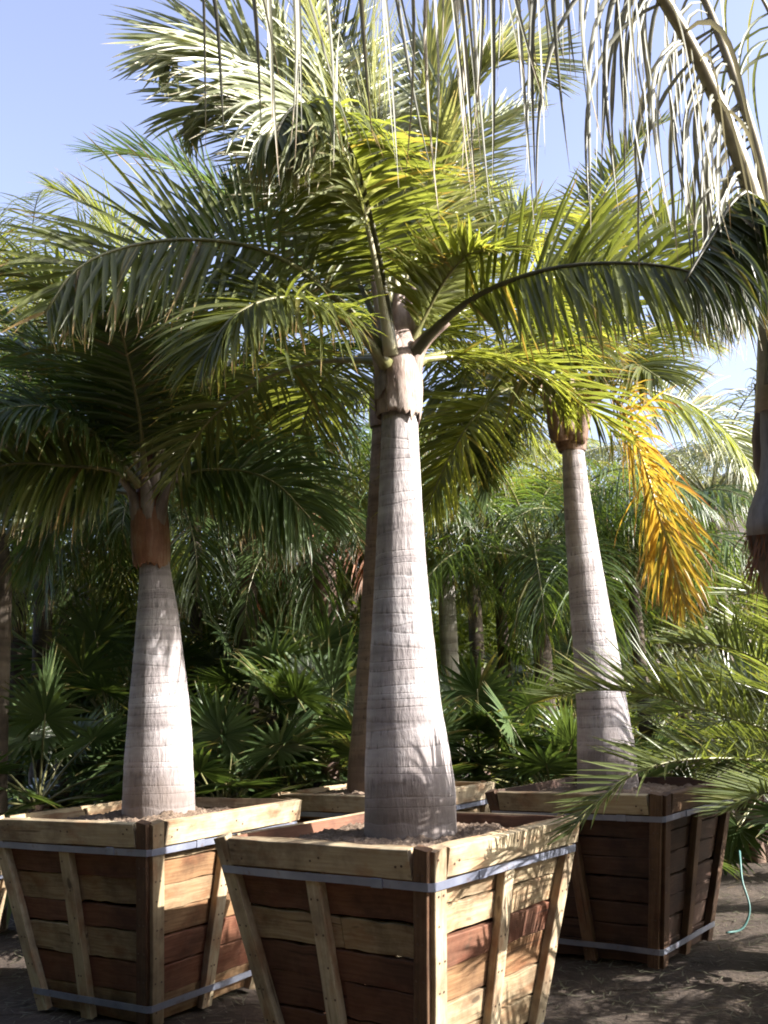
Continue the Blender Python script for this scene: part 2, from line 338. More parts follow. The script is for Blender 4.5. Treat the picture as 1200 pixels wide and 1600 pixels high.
class Palm:
    """collects a palm's empty; frond() adds a frond part with its rachis as sub-part"""
    def __init__(s, name, label, cat, base, group=None, seed=1):
        s.root = empty(name, base); tag(s.root, label, cat, group); s.o = np.array(base, float)
        s.rng = np.random.default_rng(seed)
    def frond(s, pts, n=120, L=.46, W=.02, roll=0., psi=12., phi=(78, 30), droop=.5, start=.22, mat='leaf', rmat='rachis', r0=.03, r1=.004,
              miss=(.09, .09), segs=5, curl=.2, fold=.25, jit=10, label=None, lens=(.55, 1, .95, .8, .35), rachis=True, part='frond', nb=None, droop2=None):
        rng = s.rng; Q = spline([np.asarray(p, float)-s.o for p in pts], 48)
        T = nrm(np.gradient(Q, axis=0)); Z = np.array((0, 0, 1.0))
        S0 = np.cross(T, Z); bad = np.linalg.norm(S0, axis=1) < .15
        if bad.any():
            good = ~bad; ref = S0[good].mean(0) if good.any() else np.array((1.0, 0, 0)); S0[bad] = ref
        S0 = nrm(S0-T*(S0*T).sum(1)[:, None]); N0 = np.cross(S0, T)
        r = R(roll); Sv = S0*math.cos(r)+N0*math.sin(r); Nv = N0*math.cos(r)-S0*math.sin(r)
        Vs = []; Fs = []; A = {'rnd': [], 'tt': []}; off = 0
        for sgn, ms in ((1, miss[0]), (-1, miss[1])):
            t = np.linspace(start, .995, n)+rng.normal(0, .15/n, n); t = t[rng.random(n) > ms]; t = np.clip(t, 0, 1); k = len(t)
            if k == 0: continue
            idx = t*47; i0 = np.minimum(idx.astype(int), 46); f = (idx-i0)[:, None]
            lp = lambda a: a[i0]*(1-f)+a[i0+1]*f
            P, Tt, Ss, Nn = lp(Q), nrm(lp(T)), nrm(lp(Sv)), nrm(lp(Nv))
            q = np.clip((t-start)/(1-start), 0, 1)
            ph = np.radians(phi[0]+(phi[1]-phi[0])*q**1.4+rng.normal(0, jit*.6, k)); ps = np.radians(psi+rng.normal(0, jit, k))
            D = Tt*np.cos(ph)[:, None]+np.sin(ph)[:, None]*(sgn*Ss*np.cos(ps)[:, None]+Nn*np.sin(ps)[:, None])
            tw = rng.normal(0, .3, k)[:, None]
            Nl = Nn*np.cos(ps)[:, None]-sgn*Ss*np.sin(ps)[:, None]; Nl = nrm(Nl+Tt*tw) if nb is None else nrm(Nl+Tt*tw+np.array(nb))
            Ll = L*np.interp(q, np.linspace(0, 1, len(lens)), lens)*rng.uniform(.85, 1.1, k)
            Wl = W*rng.uniform(.75, 1.15, k)*np.interp(q, [0, .2, .8, 1], [.7, 1, .95, .6])
            cv = rng.normal(0, curl, (k, 3))
            v, fcs, a = strips(P, D, Nl, Ll, Wl, (droop+((droop if droop2 is None else droop2)-droop)*q**2)*rng.uniform(.6, 1.5, k), segs, fold, cv, rng=rng)
            Vs.append(v); Fs.append(fcs+off); off += len(v)
            for kk in A: A[kk].append(a[kk])
        rb = np.stack([Q-Sv*.0015, Q+Sv*.0015], 1).reshape(-1, 3); ii = np.arange(47)*2
        Vs.append(rb); Fs.append(np.stack([ii, ii+1, ii+3, ii+2], 1)+off); A['rnd'].append(np.full(96, .5)); A['tt'].append(np.full(96, .1))
        me = quads(part, np.vstack(Vs), np.vstack(Fs), {k: np.concatenate(x) for k, x in A.items()})
        o = link(part, me, M[mat], s.root)
        if label: o['label'] = label
        if rachis:
            b = MB(); q = np.linspace(0, 1, 26); Q2 = Q[np.round(q*47).astype(int)]
            rad = r1+(r0*.42-r1)*(1-q)**1.1+r0*.58*np.exp(-q*9)
            b.tube(Q2, rad, 7); b.build('rachis', M[rmat], o, smooth=True)
        return o
    def fill(s, c, cnt, az=(0, 360), el=(20, 75), length=(1.5, 1.9), bend=(60, 100), **kw):
        c = np.asarray(c, float); rng = s.rng; a0, a1 = az
        for i in range(cnt):
            a = R(a0+(a1-a0)*(i+rng.uniform(.2, .8))/cnt); e = rng.uniform(*el); Lf = rng.uniform(*length); b = rng.uniform(*bend)
            p = c.copy(); pts = [p.copy()]
            for k in range(8):
                ee = R(e-b*((k+.5)/8)**1.3); p = p+Lf/8*np.array((math.cos(ee)*math.sin(a), math.cos(ee)*math.cos(a), math.sin(ee))); pts.append(p.copy())
                a += rng.normal(0, .04)
            k2 = dict(kw); k2['roll'] = rng.uniform(-25, 25)+k2.get('roll', 0)
            s.frond(pts, **k2)
    def trunk(s, prof, mat='trunk', name='trunk', sides=40, wob=.004, smooth=True, sub=6):
        """prof: list of (centre xyz, radius)"""
        cs = spline([np.asarray(c, float)-s.o for c, r in prof], len(prof)*sub)
        rr = np.array([r for c, r in prof]); d = np.r_[0, np.cumsum([np.linalg.norm(np.subtract(prof[i+1][0], prof[i][0])) for i in range(len(prof)-1)])]
        rs = np.interp(np.linspace(0, d[-1], len(cs)), d, rr)
        ker = np.array([1, 2, 3, 2, 1])/9; rs = np.convolve(np.pad(rs, 2, mode='edge'), ker, 'valid')
        rng = s.rng; th = np.linspace(0, 2*math.pi, sides, endpoint=False)
        lob = rng.normal(0, 1, (4, 3)); V = np.zeros((len(cs), sides, 3))
        zz = np.linspace(0, 1, len(cs))
        for i in range(len(cs)):
            rad = rs[i]+wob*sum(lob[k, 0]*np.sin((k+1)*th+lob[k, 1]+zz[i]*3*lob[k, 2]) for k in range(4))*.5+rng.normal(0, wob*.15)
            V[i, :, 0] = cs[i, 0]+rad*np.cos(th); V[i, :, 1] = cs[i, 1]+rad*np.sin(th); V[i, :, 2] = cs[i, 2]
        i = np.arange(len(cs)-1)[:, None]*sides; j = np.arange(sides)[None]; j2 = (j+1) % sides
        F = np.stack([i+j, i+j2, i+sides+j2, i+sides+j], -1).reshape(-1, 4)
        me = quads(name, V.reshape(-1, 3), F, None, smooth)
        return link(name, me, M[mat], s.root)

# ---------------------------------------------------------------- ground and far hill (setting)
def graded(a, b, n, p):
    t = np.linspace(-1, 1, n); return np.sign(t)*np.abs(t)**p*(b-a)/2+(a+b)/2
rng0 = np.random.default_rng(3)
gx = graded(-900, 900, 241, 4.2); gy = graded(-900, 900, 241, 4.2)+5
X, Y = np.meshgrid(gx, gy); near = np.exp(-((X-1)**2+(Y-5)**2)/60)
Zg = near*(.012*np.sin(X*3.1+np.sin(Y*2.3))*np.cos(Y*2.7+X)+.008*np.sin(X*9.7+Y*4)*np.sin(Y*8.1)+rng0.normal(0, .003, X.shape))-.012
V = np.stack([X, Y, Zg], -1).reshape(-1, 3); k = 241
i = (np.arange(k-1)[:, None]*k+np.arange(k-1)[None]).ravel()
o = link('ground', quads('ground', V, np.stack([i, i+1, i+k+1, i+k], 1), None, True), M['ground']); tag(o, kind='structure')
hx = np.linspace(-160, 260, 90); hy = np.linspace(70, 200, 40); X, Y = np.meshgrid(hx, hy)
ridge = np.interp(X, [-160, -40, 0, 25, 45, 90, 160, 260], [10, 9, 11, 21, 30, 42, 36, 25])
Zh = ridge*np.clip((Y-70)/55, 0, 1)**.8*np.clip((200-Y)/60, 0, 1)**.5+2.0*np.sin(X*.11+Y*.07)+1.2*np.sin(X*.31)*np.cos(Y*.2)+rng0.normal(0, .25, X.shape)-2.5
V = np.stack([X, Y, Zh], -1).reshape(-1, 3); k = 90
i = (np.arange(39)[:, None]*k+np.arange(k-1)[None]).ravel()
o = link('hillside', quads('hillside', V, np.stack([i, i+1, i+k+1, i+k], 1), None, True), M['hill']); tag(o, kind='structure')

# ---------------------------------------------------------------- planter boxes
BT, BB, BH = 1.034, .703, .85
def make_box(label, x, y, yaw, k, seed, pine=(.3, .3), brown=False, z0=0.0, lumber='lumber'):
    """square tapered box of rough planks; yaw turns its diagonal"""
    rg = random.Random(seed); root = empty('planter_box', (x, y, z0), yaw)
    root.scale = (1, 1, 1); tag(root, label, 'planter box', 'wooden planter boxes')
    def side(z): return (BB+(BT-BB)*z/BH)*k
    def half(z): return side(z)/2
    H = BH*k; tilt = (BT-BB)*k/2/H
    th = .022; pt = .036*k; pw = .066*k; rh = .098*k
    # four faces; local normals at -135 (near left), -45 (near right), 45, 135 degrees
    for fi, ang in enumerate((-135, -45, 45, 135)):
        nv = np.array((math.cos(R(ang)), math.sin(R(ang)), 0.)); ev = np.array((-nv[1], nv[0], 0.))
        # ev runs left to right seen from outside
        upv = np.array((0, 0, 1.0))+nv*tilt; upv /= np.linalg.norm(upv); on = np.cross(ev, upv)
        def pt3(a, z, out): return ev*a+nv*half(z)/1.0+np.array((0, 0, z*1.0))+on*out
        # half() is measured to the outer face of the posts
        inset = pt+th/2
        b = MB(); zz = .0; rows = []
        while zz < H-.02:
            hh = rg.uniform(.095, .135)*k; rows.append((zz, min(zz+hh, H-.004))); zz += hh
        if rows[-1][1]-rows[-1][0] < .05*k: rows[-2] = (rows[-2][0], rows[-1][1]); rows.pop()
        for (za, zb) in rows:
            zm = (za+zb)/2; a = half(zm)-pt*.6-.02
            pp = pine[0] if fi in (0, 3) else pine[1]
            r = rg.uniform(.62, 1) if rg.random() < pp else rg.uniform(0, .5)
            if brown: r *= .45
            if rg.random() < .6:
                cuts = [(-a, a)]
            else:
                c = rg.uniform(-.06, .06)*k; cuts = [(-a, c-.002), (c+.002, a)]
            for (c0, c1) in cuts:
                rr = min(1, max(0, r+rg.uniform(-.1, .1))); dz = rg.uniform(-.006, .006)
                o_ = -inset+rg.uniform(-.004, .004)
                b.board(pt3(c0, zm+dz, o_), pt3(c1, zm+dz+rg.uniform(-.004, .004), o_), (zb-za)-.005, th, upv, rr, rg.random()*9, .004, 8, rg)
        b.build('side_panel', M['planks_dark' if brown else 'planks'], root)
        def p0_a(a_fn, z1, z):
            random_state = rg.getstate(); a_0, a_1 = a_fn(0), a_fn(z1); rg.setstate(random_state); return a_0+(a_1-a_0)*z/z1
        def post(a_fn, z1, wd, r, name, mat):
            b = MB(); p0, p1 = pt3(a_fn(0), 0.004, -pt/2), pt3(a_fn(z1), z1, -pt/2)
            b.board(p0, p1, wd, pt, ev, r, rg.random()*9, .0015, 6, rg)
            for (za, zb) in rows:
                zm = (za+zb)/2+rg.uniform(-.015, .015)
                if zm < z1-.03:
                    for sx in ((-1, 1) if rg.random() < .6 else (rg.choice((-1, 1)),)): b.nail(pt3(p0_a(a_fn, z1, zm)+sx*wd*.22+rg.uniform(-.006, .006), zm, 0), ev, upv, .0045*k)
            b.build(name, M[mat], root)
        e = pt+.004
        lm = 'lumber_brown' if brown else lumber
        mats = [lm]*4
        # corner posts at both ends of the face
        ov = .0
        left_top = H; right_top = H if fi != 1 else H-rh-.004
        lmat = lm; rmat = 'lumber_brown' if fi == 0 else lm
        post(lambda z: -half(z)+pw/2+(.0 if fi == 0 else e*.55), left_top, pw, rg.random(), 'corner_post', lmat)
        post(lambda z: half(z)-pw/2-(e*.35 if fi == 0 else 0), right_top+(.004 if fi == 0 else 0), pw*(.86 if fi == 0 else 1), rg.random(), 'corner_post', rmat)
        post(lambda z: rg.uniform(-.004, .004)-(.03*k if fi in (0, 3) else -.0), H-rh-.008, pw*.98, rg.random(), 'batten', lm)
        # rim board
        zc = H-rh/2; b = MB()
        a0 = -half(zc)+pw+.008+(0 if fi == 0 else e*.55); a1 = half(zc)-(pw+.008+e*.35 if fi != 1 else .002)
        b.board(pt3(a0, zc, -pt/2+.002), pt3(a1, zc+.0, -pt/2+.002), rh, pt*.95, upv, rg.random(), rg.random()*9, .0015, 8, rg)
        for q in (.04, .07, .48, .53, .93, .96): b.nail(pt3(a0+(a1-a0)*q, zc+rg.uniform(-.03, .03)*k, .0018), ev, upv, .0045*k)
        b.build('rim_board', M['lumber' if fi in (0, 3) else lm], root)
    for zs in (.735*k, .087*k):
        b = MB(); pts = []
        for ang in (-135, -45, 45, 135):
            nv = np.array((math.cos(R(ang)), math.sin(R(ang)), 0.)); ev = np.array((-nv[1], nv[0], 0.))
            h = half(zs)
            for a in (-h+.012, -h*.33, h*.33, h-.012): pts.append(ev*a+nv*(h+.0035)+np.array((0, 0, zs+rg.uniform(-.003, .003))))
        n = len(pts); sh = .027*k; vs = []; fs = []; us = []
        for i, p in enumerate(pts):
            outv = nrm(np.array((p[0], p[1], 0)))*.0015
            vs += [p+outv+(0, 0, sh/2)+outv*0+np.array((tilt*sh/2*nrm(p)[0], tilt*sh/2*nrm(p)[1], 0)), p+outv-(0, 0, sh/2), p-outv-(0, 0, sh/2), p-outv+(0, 0, sh/2)]; us += [i*.3]*4
        for i in range(n):
            j = (i+1) % n
            for q in range(4): fs.append((4*i+q, 4*i+(q+1) % 4, 4*j+(q+1) % 4, 4*j+q))
        b.add(vs, fs, us); st = b.build('metal_strap', M['strap'], root)
        if zs > .5*k:   # crimp seal on the strap
            bb = MB(); nv = np.array((math.cos(R(-135)), math.sin(R(-135)), 0.)); ev = np.array((-nv[1], nv[0], 0.)); h = half(zs)
            c = ev*(h*.55)+nv*(h+.007)+np.array((0, 0, zs)); bb.board(c-ev*.024, c+ev*.024, sh*1.2, .005, (0, 0, 1), 0); bb.build('strap_seal', M['strap'], st)
            bb = MB(); nv = np.array((math.cos(R(-45)), math.sin(R(-45)), 0.)); ev = np.array((-nv[1], nv[0], 0.))
            c = ev*(-h*.4)+nv*(h+.007)+np.array((0, 0, zs)); bb.board(c-ev*.024, c+ev*.024, sh*1.2, .005, (0, 0, 1), 0); bb.build('strap_seal', M['strap'], st)
    return root

def make_soil(label, x, y, yaw, k, top, mound, seed):
    rg = np.random.default_rng(seed); n = 70; hs = (BT/2*k-.075)
    u = np.linspace(-1, 1, n); U, W_ = np.meshgrid(u, u); a = R(45)
    lx = (U*math.cos(a)-W_*math.sin(a))*hs; ly = (U*math.sin(a)+W_*math.cos(a))*hs
    ca, sa = math.cos(yaw), math.sin(yaw); wx = lx*ca-ly*sa; wy = lx*sa+ly*ca
    rr = np.sqrt(U**2+W_**2); f = 0
    for q in range(26):
        kx, ky = rg.normal(0, 14, 2); f = f+np.sin(kx*U+ky*W_+rg.uniform(0, 6))/26**.5
    Zs = top+mound*np.exp(-rr**2*1.6)+.009*f+rg.normal(0, .005, U.shape)
    V = np.stack([wx, wy, Zs], -1).reshape(-1, 3); i = (np.arange(n-1)[:, None]*n+np.arange(n-1)[None]).ravel()
    me = quads('soil', V, np.stack([i, i+1, i+n+1, i+n], 1), None, False)
    o = link('soil', me, M['soil']); o.location = (x, y, 0)
    # clods
    tag(o, label, 'soil', kind='stuff'); return o

BOX = {'front': (.0164, 4.133, .1241, 1.0), 'left': (-1.2052, 5.13, .2223, 1.024), 'right': (1.192, 5.75, .14, .99), 'rear': (-.065, 6.42, .16, .97)}
make_box('nearest planter box with red planks and steel strap, holding the thickest trunk', *BOX['front'], 11, pine=(.2, .72))
make_box('planter box at left holding the shorter palm with a reddish crownshaft', *BOX['left'], 23, pine=(.4, .4))
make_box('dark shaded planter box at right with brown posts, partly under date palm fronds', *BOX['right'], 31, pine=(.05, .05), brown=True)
make_box('planter box farthest back, only its pale rim showing behind the front trunk', *BOX['rear'], 41, pine=(.3, .4))
bfar = at(-75, 1500, 6.6)
make_box('small weathered planter box at the left edge, glimpsed behind the left box', -2.6, 5.95, .3, .62, 51, pine=(.8, .8))
make_soil('brown crumbly soil around the thickest trunk in the front planter', *BOX['front'], .805, .03, 1)
make_soil('soil inside the left planter around the shorter palm', *BOX['left'], .815, .045, 2)
make_soil('soil inside the shaded right planter', *BOX['right'], .79, .05, 3)
make_soil('sunlit soil inside the rearmost planter', *BOX['rear'], .79, .05, 4)
make_soil('soil inside the small planter at the left edge', -2.6, 5.95, .3, .62, .46, .03, 5)

def pxprof(rows, Y):
    out = []
    for (py, xl, xr) in rows:
        c = at((xl+xr)/2, py, Y); dep = c[1]*cp+(c[2]-EYE)*sp
        out.append((c, (xr-xl)/2*dep/FOC*.97))
    return out

# ---------------------------------------------------------------- the four boxed palms
# front
YF = 4.133
pf = Palm('palm_tree', 'tallest palm with thick ringed grey trunk bulging from the front planter box', 'palm tree', at(641, 1312, YF), 'boxed bottle palms', 5)
pf.trunk(pxprof([(1318, 565, 716), (1300, 566, 715), (1240, 567, 714), (1200, 567, 708), (1150, 569, 700), (1100, 571, 691), (1000, 577, 680), (900, 583, 669), (800, 589, 661), (700, 594, 655), (640, 596, 652)], YF), wob=.003)
sh = pf.trunk(pxprof([(650, 589, 656), (643, 587, 658), (620, 586, 659), (600, 586, 659), (570, 588, 656), (545, 596, 650), (515, 606, 640), (480, 613, 634), (450, 617, 630)], YF), 'shaft', 'crownshaft', 32, .004)
def bases(P, lst, mat):
    """broad clasping leaf bases where the petioles leave the crownshaft"""
    for pts, r0 in lst:
        b = MB(); q = spline([np.asarray(p)-P.o for p in pts], 10); b.tube(q, np.interp(np.linspace(0, 1, 10), [0, .3, .6, 1], [r0*1.05, r0*1.1, r0*.72, r0*.42]), 10); b.build('leaf_base', M[mat], P.root, smooth=True)
def sheath(P, prof, a0, a1, zb, zt, mat, off=.007, seed=0):
    """one torn leaf sheath wrapped part way round a crownshaft; zb, zt give the lower and upper edge at its two sides"""
    rng = np.random.default_rng(seed); zz = np.array([c[2] for c, r in prof]); o_ = np.argsort(zz); zz = zz[o_]
    cx = np.array([c[0] for c, r in prof])[o_]; cy = np.array([c[1] for c, r in prof])[o_]; rr = np.array([r for c, r in prof])[o_]
    nu, nv = 60, 18; V = []; jag = np.convolve(rng.normal(0, .02, nu+4), [.2, .4, .3, .1], 'same')[2:-2]
    for i in range(nu):
        u = i/(nu-1); a = R(a0+(a1-a0)*u); lo = zb[0]+(zb[1]-zb[0])*u+jag[i]; hi = zt[0]+(zt[1]-zt[0])*u+jag[-i]*.6
        for k in range(nv):
            v = k/(nv-1); z = lo+(hi-lo)*v; r = np.interp(z, zz, rr)+off*(.4+.6*v)+.0025*math.sin(u*23+seed+v*4)*(1-v)+rng.normal(0, .0006)
            V.append((np.interp(z, zz, cx)+r*math.cos(a)-P.o[0], np.interp(z, zz, cy)+r*math.sin(a)-P.o[1], z-P.o[2]))
    i = (np.arange(nu-1)[:, None]*nv+np.arange(nv-1)[None]).ravel()
    o = link('leaf_sheath', quads('leaf_sheath', V, np.stack([i, i+nv, i+nv+1, i+1], 1), None, True), M[mat], P.root)
    m = o.modifiers.new('thickness', 'SOLIDIFY'); m.thickness = .005; m.offset = 1
    return o
def zat(py, Y): return at(600, py, Y)[2]
CSF = pxprof([(665, 590, 655), (643, 587, 658), (620, 586, 659), (600, 586, 659), (570, 588, 656), (545, 596, 650), (515, 606, 640)], YF)
sheath(pf, CSF, -120, 50, (zat(650, YF), zat(664, YF)), (zat(560, YF), zat(540, YF)), 'shaft', .004, 1)
sheath(pf, CSF, 130, 262, (zat(656, YF), zat(610, YF)), (zat(548, YF), zat(565, YF)), 'shaft_grey', .002, 2)
bases(pf, [([at(604, 605, YF-.02), at(598, 560, YF-.03), at(578, 530, YF-.05), at(548, 496, YF-.07)], .043),
           ([at(640, 600, YF-.02), at(648, 555, YF-.03), at(668, 528, YF-.05), at(700, 502, YF-.08)], .042),
           ([at(618, 600, YF-.05), at(618, 550, YF-.05), at(606, 510, YF-.06), at(596, 460, YF-.09)], .04),
           ([at(628, 590, YF+.02), at(630, 540, YF+.02), at(640, 490, YF+.02), at(650, 430, YF+.04)], .045),
           ([at(612, 590, YF+.03), at(606, 540, YF+.03), at(596, 490, YF+.05), at(585, 430, YF+.06)], .045)], 'shaft')
def A(lst): return [at(*p) for p in lst]
SUNLIT = dict(mat='leaf_sun', rmat='rachis_pale', nb=(1.1, -.8, 0))
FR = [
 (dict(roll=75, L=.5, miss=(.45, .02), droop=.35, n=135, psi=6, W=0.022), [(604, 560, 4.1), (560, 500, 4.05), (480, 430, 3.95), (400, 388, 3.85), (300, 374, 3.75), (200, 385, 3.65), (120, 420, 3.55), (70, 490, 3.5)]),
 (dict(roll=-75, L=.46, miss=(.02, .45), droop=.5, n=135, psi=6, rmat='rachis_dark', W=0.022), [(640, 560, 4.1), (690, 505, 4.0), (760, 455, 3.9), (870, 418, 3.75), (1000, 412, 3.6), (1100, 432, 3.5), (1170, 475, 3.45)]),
 (dict(SUNLIT, roll=62, L=.7, droop=.3, n=150, psi=5, W=.028, miss=(.1, .0)), [(610, 555, 4.15), (590, 430, 4.2), (545, 250, 4.2), (480, 160, 4.15), (413, 108, 4.1), (357, 72, 4.05), (290, 62, 4.0), (252, 90, 3.95)]),
 (dict(SUNLIT, roll=66, L=.6, droop=.35, n=140, psi=3, W=.024, miss=(.5, 0)), [(611, 555, 4.2), (588, 430, 4.25), (548, 300, 4.3), (500, 225, 4.3), (440, 175, 4.28), (375, 150, 4.22), (315, 160, 4.15), (285, 195, 4.1)]),
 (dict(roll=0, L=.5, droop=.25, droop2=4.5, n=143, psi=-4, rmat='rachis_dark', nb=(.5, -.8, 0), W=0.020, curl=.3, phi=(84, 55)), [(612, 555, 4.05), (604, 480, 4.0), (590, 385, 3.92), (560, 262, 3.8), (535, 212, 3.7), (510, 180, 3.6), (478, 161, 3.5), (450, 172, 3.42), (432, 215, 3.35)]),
 (dict(SUNLIT, roll=70, L=.55, droop=.25, droop2=3.0, n=117, psi=0, W=0.022, start=.4, miss=(.6, 0)), [(610, 555, 4.0), (588, 420, 3.85), (560, 300, 3.72), (528, 215, 3.6), (490, 172, 3.5), (455, 172, 3.42), (432, 205, 3.36)]),
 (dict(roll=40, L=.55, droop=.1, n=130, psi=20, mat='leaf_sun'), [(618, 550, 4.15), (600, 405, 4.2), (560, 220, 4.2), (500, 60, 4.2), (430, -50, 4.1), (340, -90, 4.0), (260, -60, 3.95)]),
 (dict(SUNLIT, roll=-20, L=.6, droop=.05, n=143, psi=25, phi=(60, 15)), [(622, 550, 4.2), (615, 380, 4.3), (585, 220, 4.4), (545, 90, 4.4), (500, -10, 4.3), (440, -80, 4.2)]),
 (dict(SUNLIT, roll=-50, L=.5, droop=.05, n=150, psi=12, W=0.022), [(627, 550, 4.15), (645, 420, 4.2), (665, 300, 4.2), (688, 220, 4.15), (715, 158, 4.1), (770, 98, 4.0), (825, 92, 3.95), (855, 130, 3.9)]),
 (dict(SUNLIT, roll=-10, L=.55, droop=0, n=143, psi=30, phi=(55, 15)), [(626, 550, 4.25), (640, 400, 4.4), (650, 270, 4.5), (660, 150, 4.55), (690, 50, 4.6), (740, -20, 4.6)]),
 (dict(SUNLIT, roll=15, L=.55, droop=0, n=143, psi=28, phi=(55, 15)), [(615, 550, 4.25), (590, 400, 4.45), (540, 260, 4.6), (480, 130, 4.7), (400, 20, 4.75), (330, -60, 4.7)]),
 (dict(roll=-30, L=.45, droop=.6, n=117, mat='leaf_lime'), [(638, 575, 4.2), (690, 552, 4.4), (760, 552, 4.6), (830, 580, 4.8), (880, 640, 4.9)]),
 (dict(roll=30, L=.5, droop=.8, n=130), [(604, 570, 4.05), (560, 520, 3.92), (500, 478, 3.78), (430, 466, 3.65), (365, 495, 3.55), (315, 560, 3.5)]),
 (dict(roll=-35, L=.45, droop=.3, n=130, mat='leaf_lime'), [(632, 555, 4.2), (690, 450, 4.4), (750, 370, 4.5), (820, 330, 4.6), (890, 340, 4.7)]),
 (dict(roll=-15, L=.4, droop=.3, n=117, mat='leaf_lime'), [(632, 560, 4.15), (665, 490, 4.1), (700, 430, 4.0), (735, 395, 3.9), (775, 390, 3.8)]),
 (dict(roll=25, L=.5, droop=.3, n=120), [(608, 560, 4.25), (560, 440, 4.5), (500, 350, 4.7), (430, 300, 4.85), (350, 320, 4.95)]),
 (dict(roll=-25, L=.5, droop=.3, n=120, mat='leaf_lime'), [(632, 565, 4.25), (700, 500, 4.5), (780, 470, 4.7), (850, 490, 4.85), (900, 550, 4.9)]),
 (dict(SUNLIT, roll=-40, L=.5, droop=.1, n=130), [(628, 550, 4.25), (650, 400, 4.5), (690, 280, 4.7), (745, 200, 4.85), (820, 170, 4.95)]),
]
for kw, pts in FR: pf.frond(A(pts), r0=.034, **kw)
pf.fill(at(622, 570, 4.2), 4, az=(-70, 60), el=(15, 45), length=(1.3, 1.6), bend=(50, 80), L=.5, n=60, r0=.03)

# left
YL = 5.13
pl = Palm('palm_tree', 'shorter palm in the left planter box, trunk topped by a reddish brown crownshaft', 'palm tree', at(248, 1282, YL), 'boxed bottle palms', 6)
pl.trunk(pxprof([(1290, 189, 305), (1275, 189, 305), (1230, 191, 304), (1190, 193, 302), (1150, 197, 301), (1100, 201, 297), (1050, 206, 291), (1000, 210, 284), (950, 214, 277), (900, 217, 268), (870, 218, 263)], YL), wob=.003)
pl.trunk(pxprof([(880, 210, 263), (872, 207, 264), (850, 206, 264), (820, 206, 262), (790, 208, 258), (760, 214, 252), (730, 218, 246), (700, 222, 242)], YL), 'shaft_red', 'crownshaft', 32, .004)
CSL = pxprof([(890, 211, 263), (872, 208, 264), (850, 206, 264), (820, 206, 262), (790, 208, 258), (760, 214, 252), (730, 218, 246)], YL)
sheath(pl, CSL, -150, 20, (zat(868, YL), zat(876, YL)), (zat(790, YL), zat(770, YL)), 'shaft_red', .003, 3)
sheath(pl, CSL, 60, 225, (zat(874, YL), zat(862, YL)), (zat(765, YL), zat(800, YL)), 'shaft_dark', .002, 4)
bases(pl, [([at(220, 830, YL-.03), at(212, 790, YL-.05), at(203, 765, YL-.06), at(182, 742, YL-.08)], .034),
           ([at(246, 830, YL-.03), at(252, 790, YL-.05), at(262, 765, YL-.06), at(285, 738, YL-.06)], .034),
           ([at(232, 820, YL-.06), at(230, 770, YL-.07), at(220, 730, YL-.08), at(210, 700, YL-.1)], .034),
           ([at(240, 810, YL-.02), at(240, 760, YL-.03), at(246, 720, YL-.03), at(258, 670, YL-.04)], .032)], 'shaft_grey')
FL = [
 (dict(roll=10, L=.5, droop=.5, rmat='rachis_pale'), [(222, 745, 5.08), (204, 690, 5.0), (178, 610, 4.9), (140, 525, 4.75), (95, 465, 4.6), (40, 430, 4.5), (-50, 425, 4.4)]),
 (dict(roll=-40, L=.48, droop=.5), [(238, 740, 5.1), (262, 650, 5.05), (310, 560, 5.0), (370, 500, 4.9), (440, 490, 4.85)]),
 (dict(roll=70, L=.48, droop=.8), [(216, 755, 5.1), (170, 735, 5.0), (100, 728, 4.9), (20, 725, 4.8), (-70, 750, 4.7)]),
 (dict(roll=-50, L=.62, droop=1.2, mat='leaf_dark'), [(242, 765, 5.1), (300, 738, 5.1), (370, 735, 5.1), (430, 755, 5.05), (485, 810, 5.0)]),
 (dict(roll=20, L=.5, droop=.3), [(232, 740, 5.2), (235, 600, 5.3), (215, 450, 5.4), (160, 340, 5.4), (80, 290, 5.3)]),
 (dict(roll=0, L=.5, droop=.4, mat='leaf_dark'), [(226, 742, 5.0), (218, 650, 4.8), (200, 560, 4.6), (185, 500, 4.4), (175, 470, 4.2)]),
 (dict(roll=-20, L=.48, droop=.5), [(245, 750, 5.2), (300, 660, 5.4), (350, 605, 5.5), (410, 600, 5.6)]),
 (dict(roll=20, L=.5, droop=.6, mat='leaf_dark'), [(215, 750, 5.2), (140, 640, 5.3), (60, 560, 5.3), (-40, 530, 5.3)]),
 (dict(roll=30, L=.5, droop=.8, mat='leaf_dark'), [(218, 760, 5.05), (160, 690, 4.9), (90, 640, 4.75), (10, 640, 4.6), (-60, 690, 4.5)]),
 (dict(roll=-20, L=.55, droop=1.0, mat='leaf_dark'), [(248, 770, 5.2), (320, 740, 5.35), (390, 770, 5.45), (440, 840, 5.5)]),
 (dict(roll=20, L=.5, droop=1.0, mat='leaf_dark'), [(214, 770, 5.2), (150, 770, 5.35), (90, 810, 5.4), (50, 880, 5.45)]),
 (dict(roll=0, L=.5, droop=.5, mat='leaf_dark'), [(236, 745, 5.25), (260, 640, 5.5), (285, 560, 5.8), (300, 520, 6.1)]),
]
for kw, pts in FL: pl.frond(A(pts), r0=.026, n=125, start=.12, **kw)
pl.fill(at(230, 735, YL), 7, az=(-120, 150), el=(50, 80), length=(1.5, 1.8), bend=(45, 80), L=.5, n=110, r0=.026, start=.12, mat='leaf_dark')

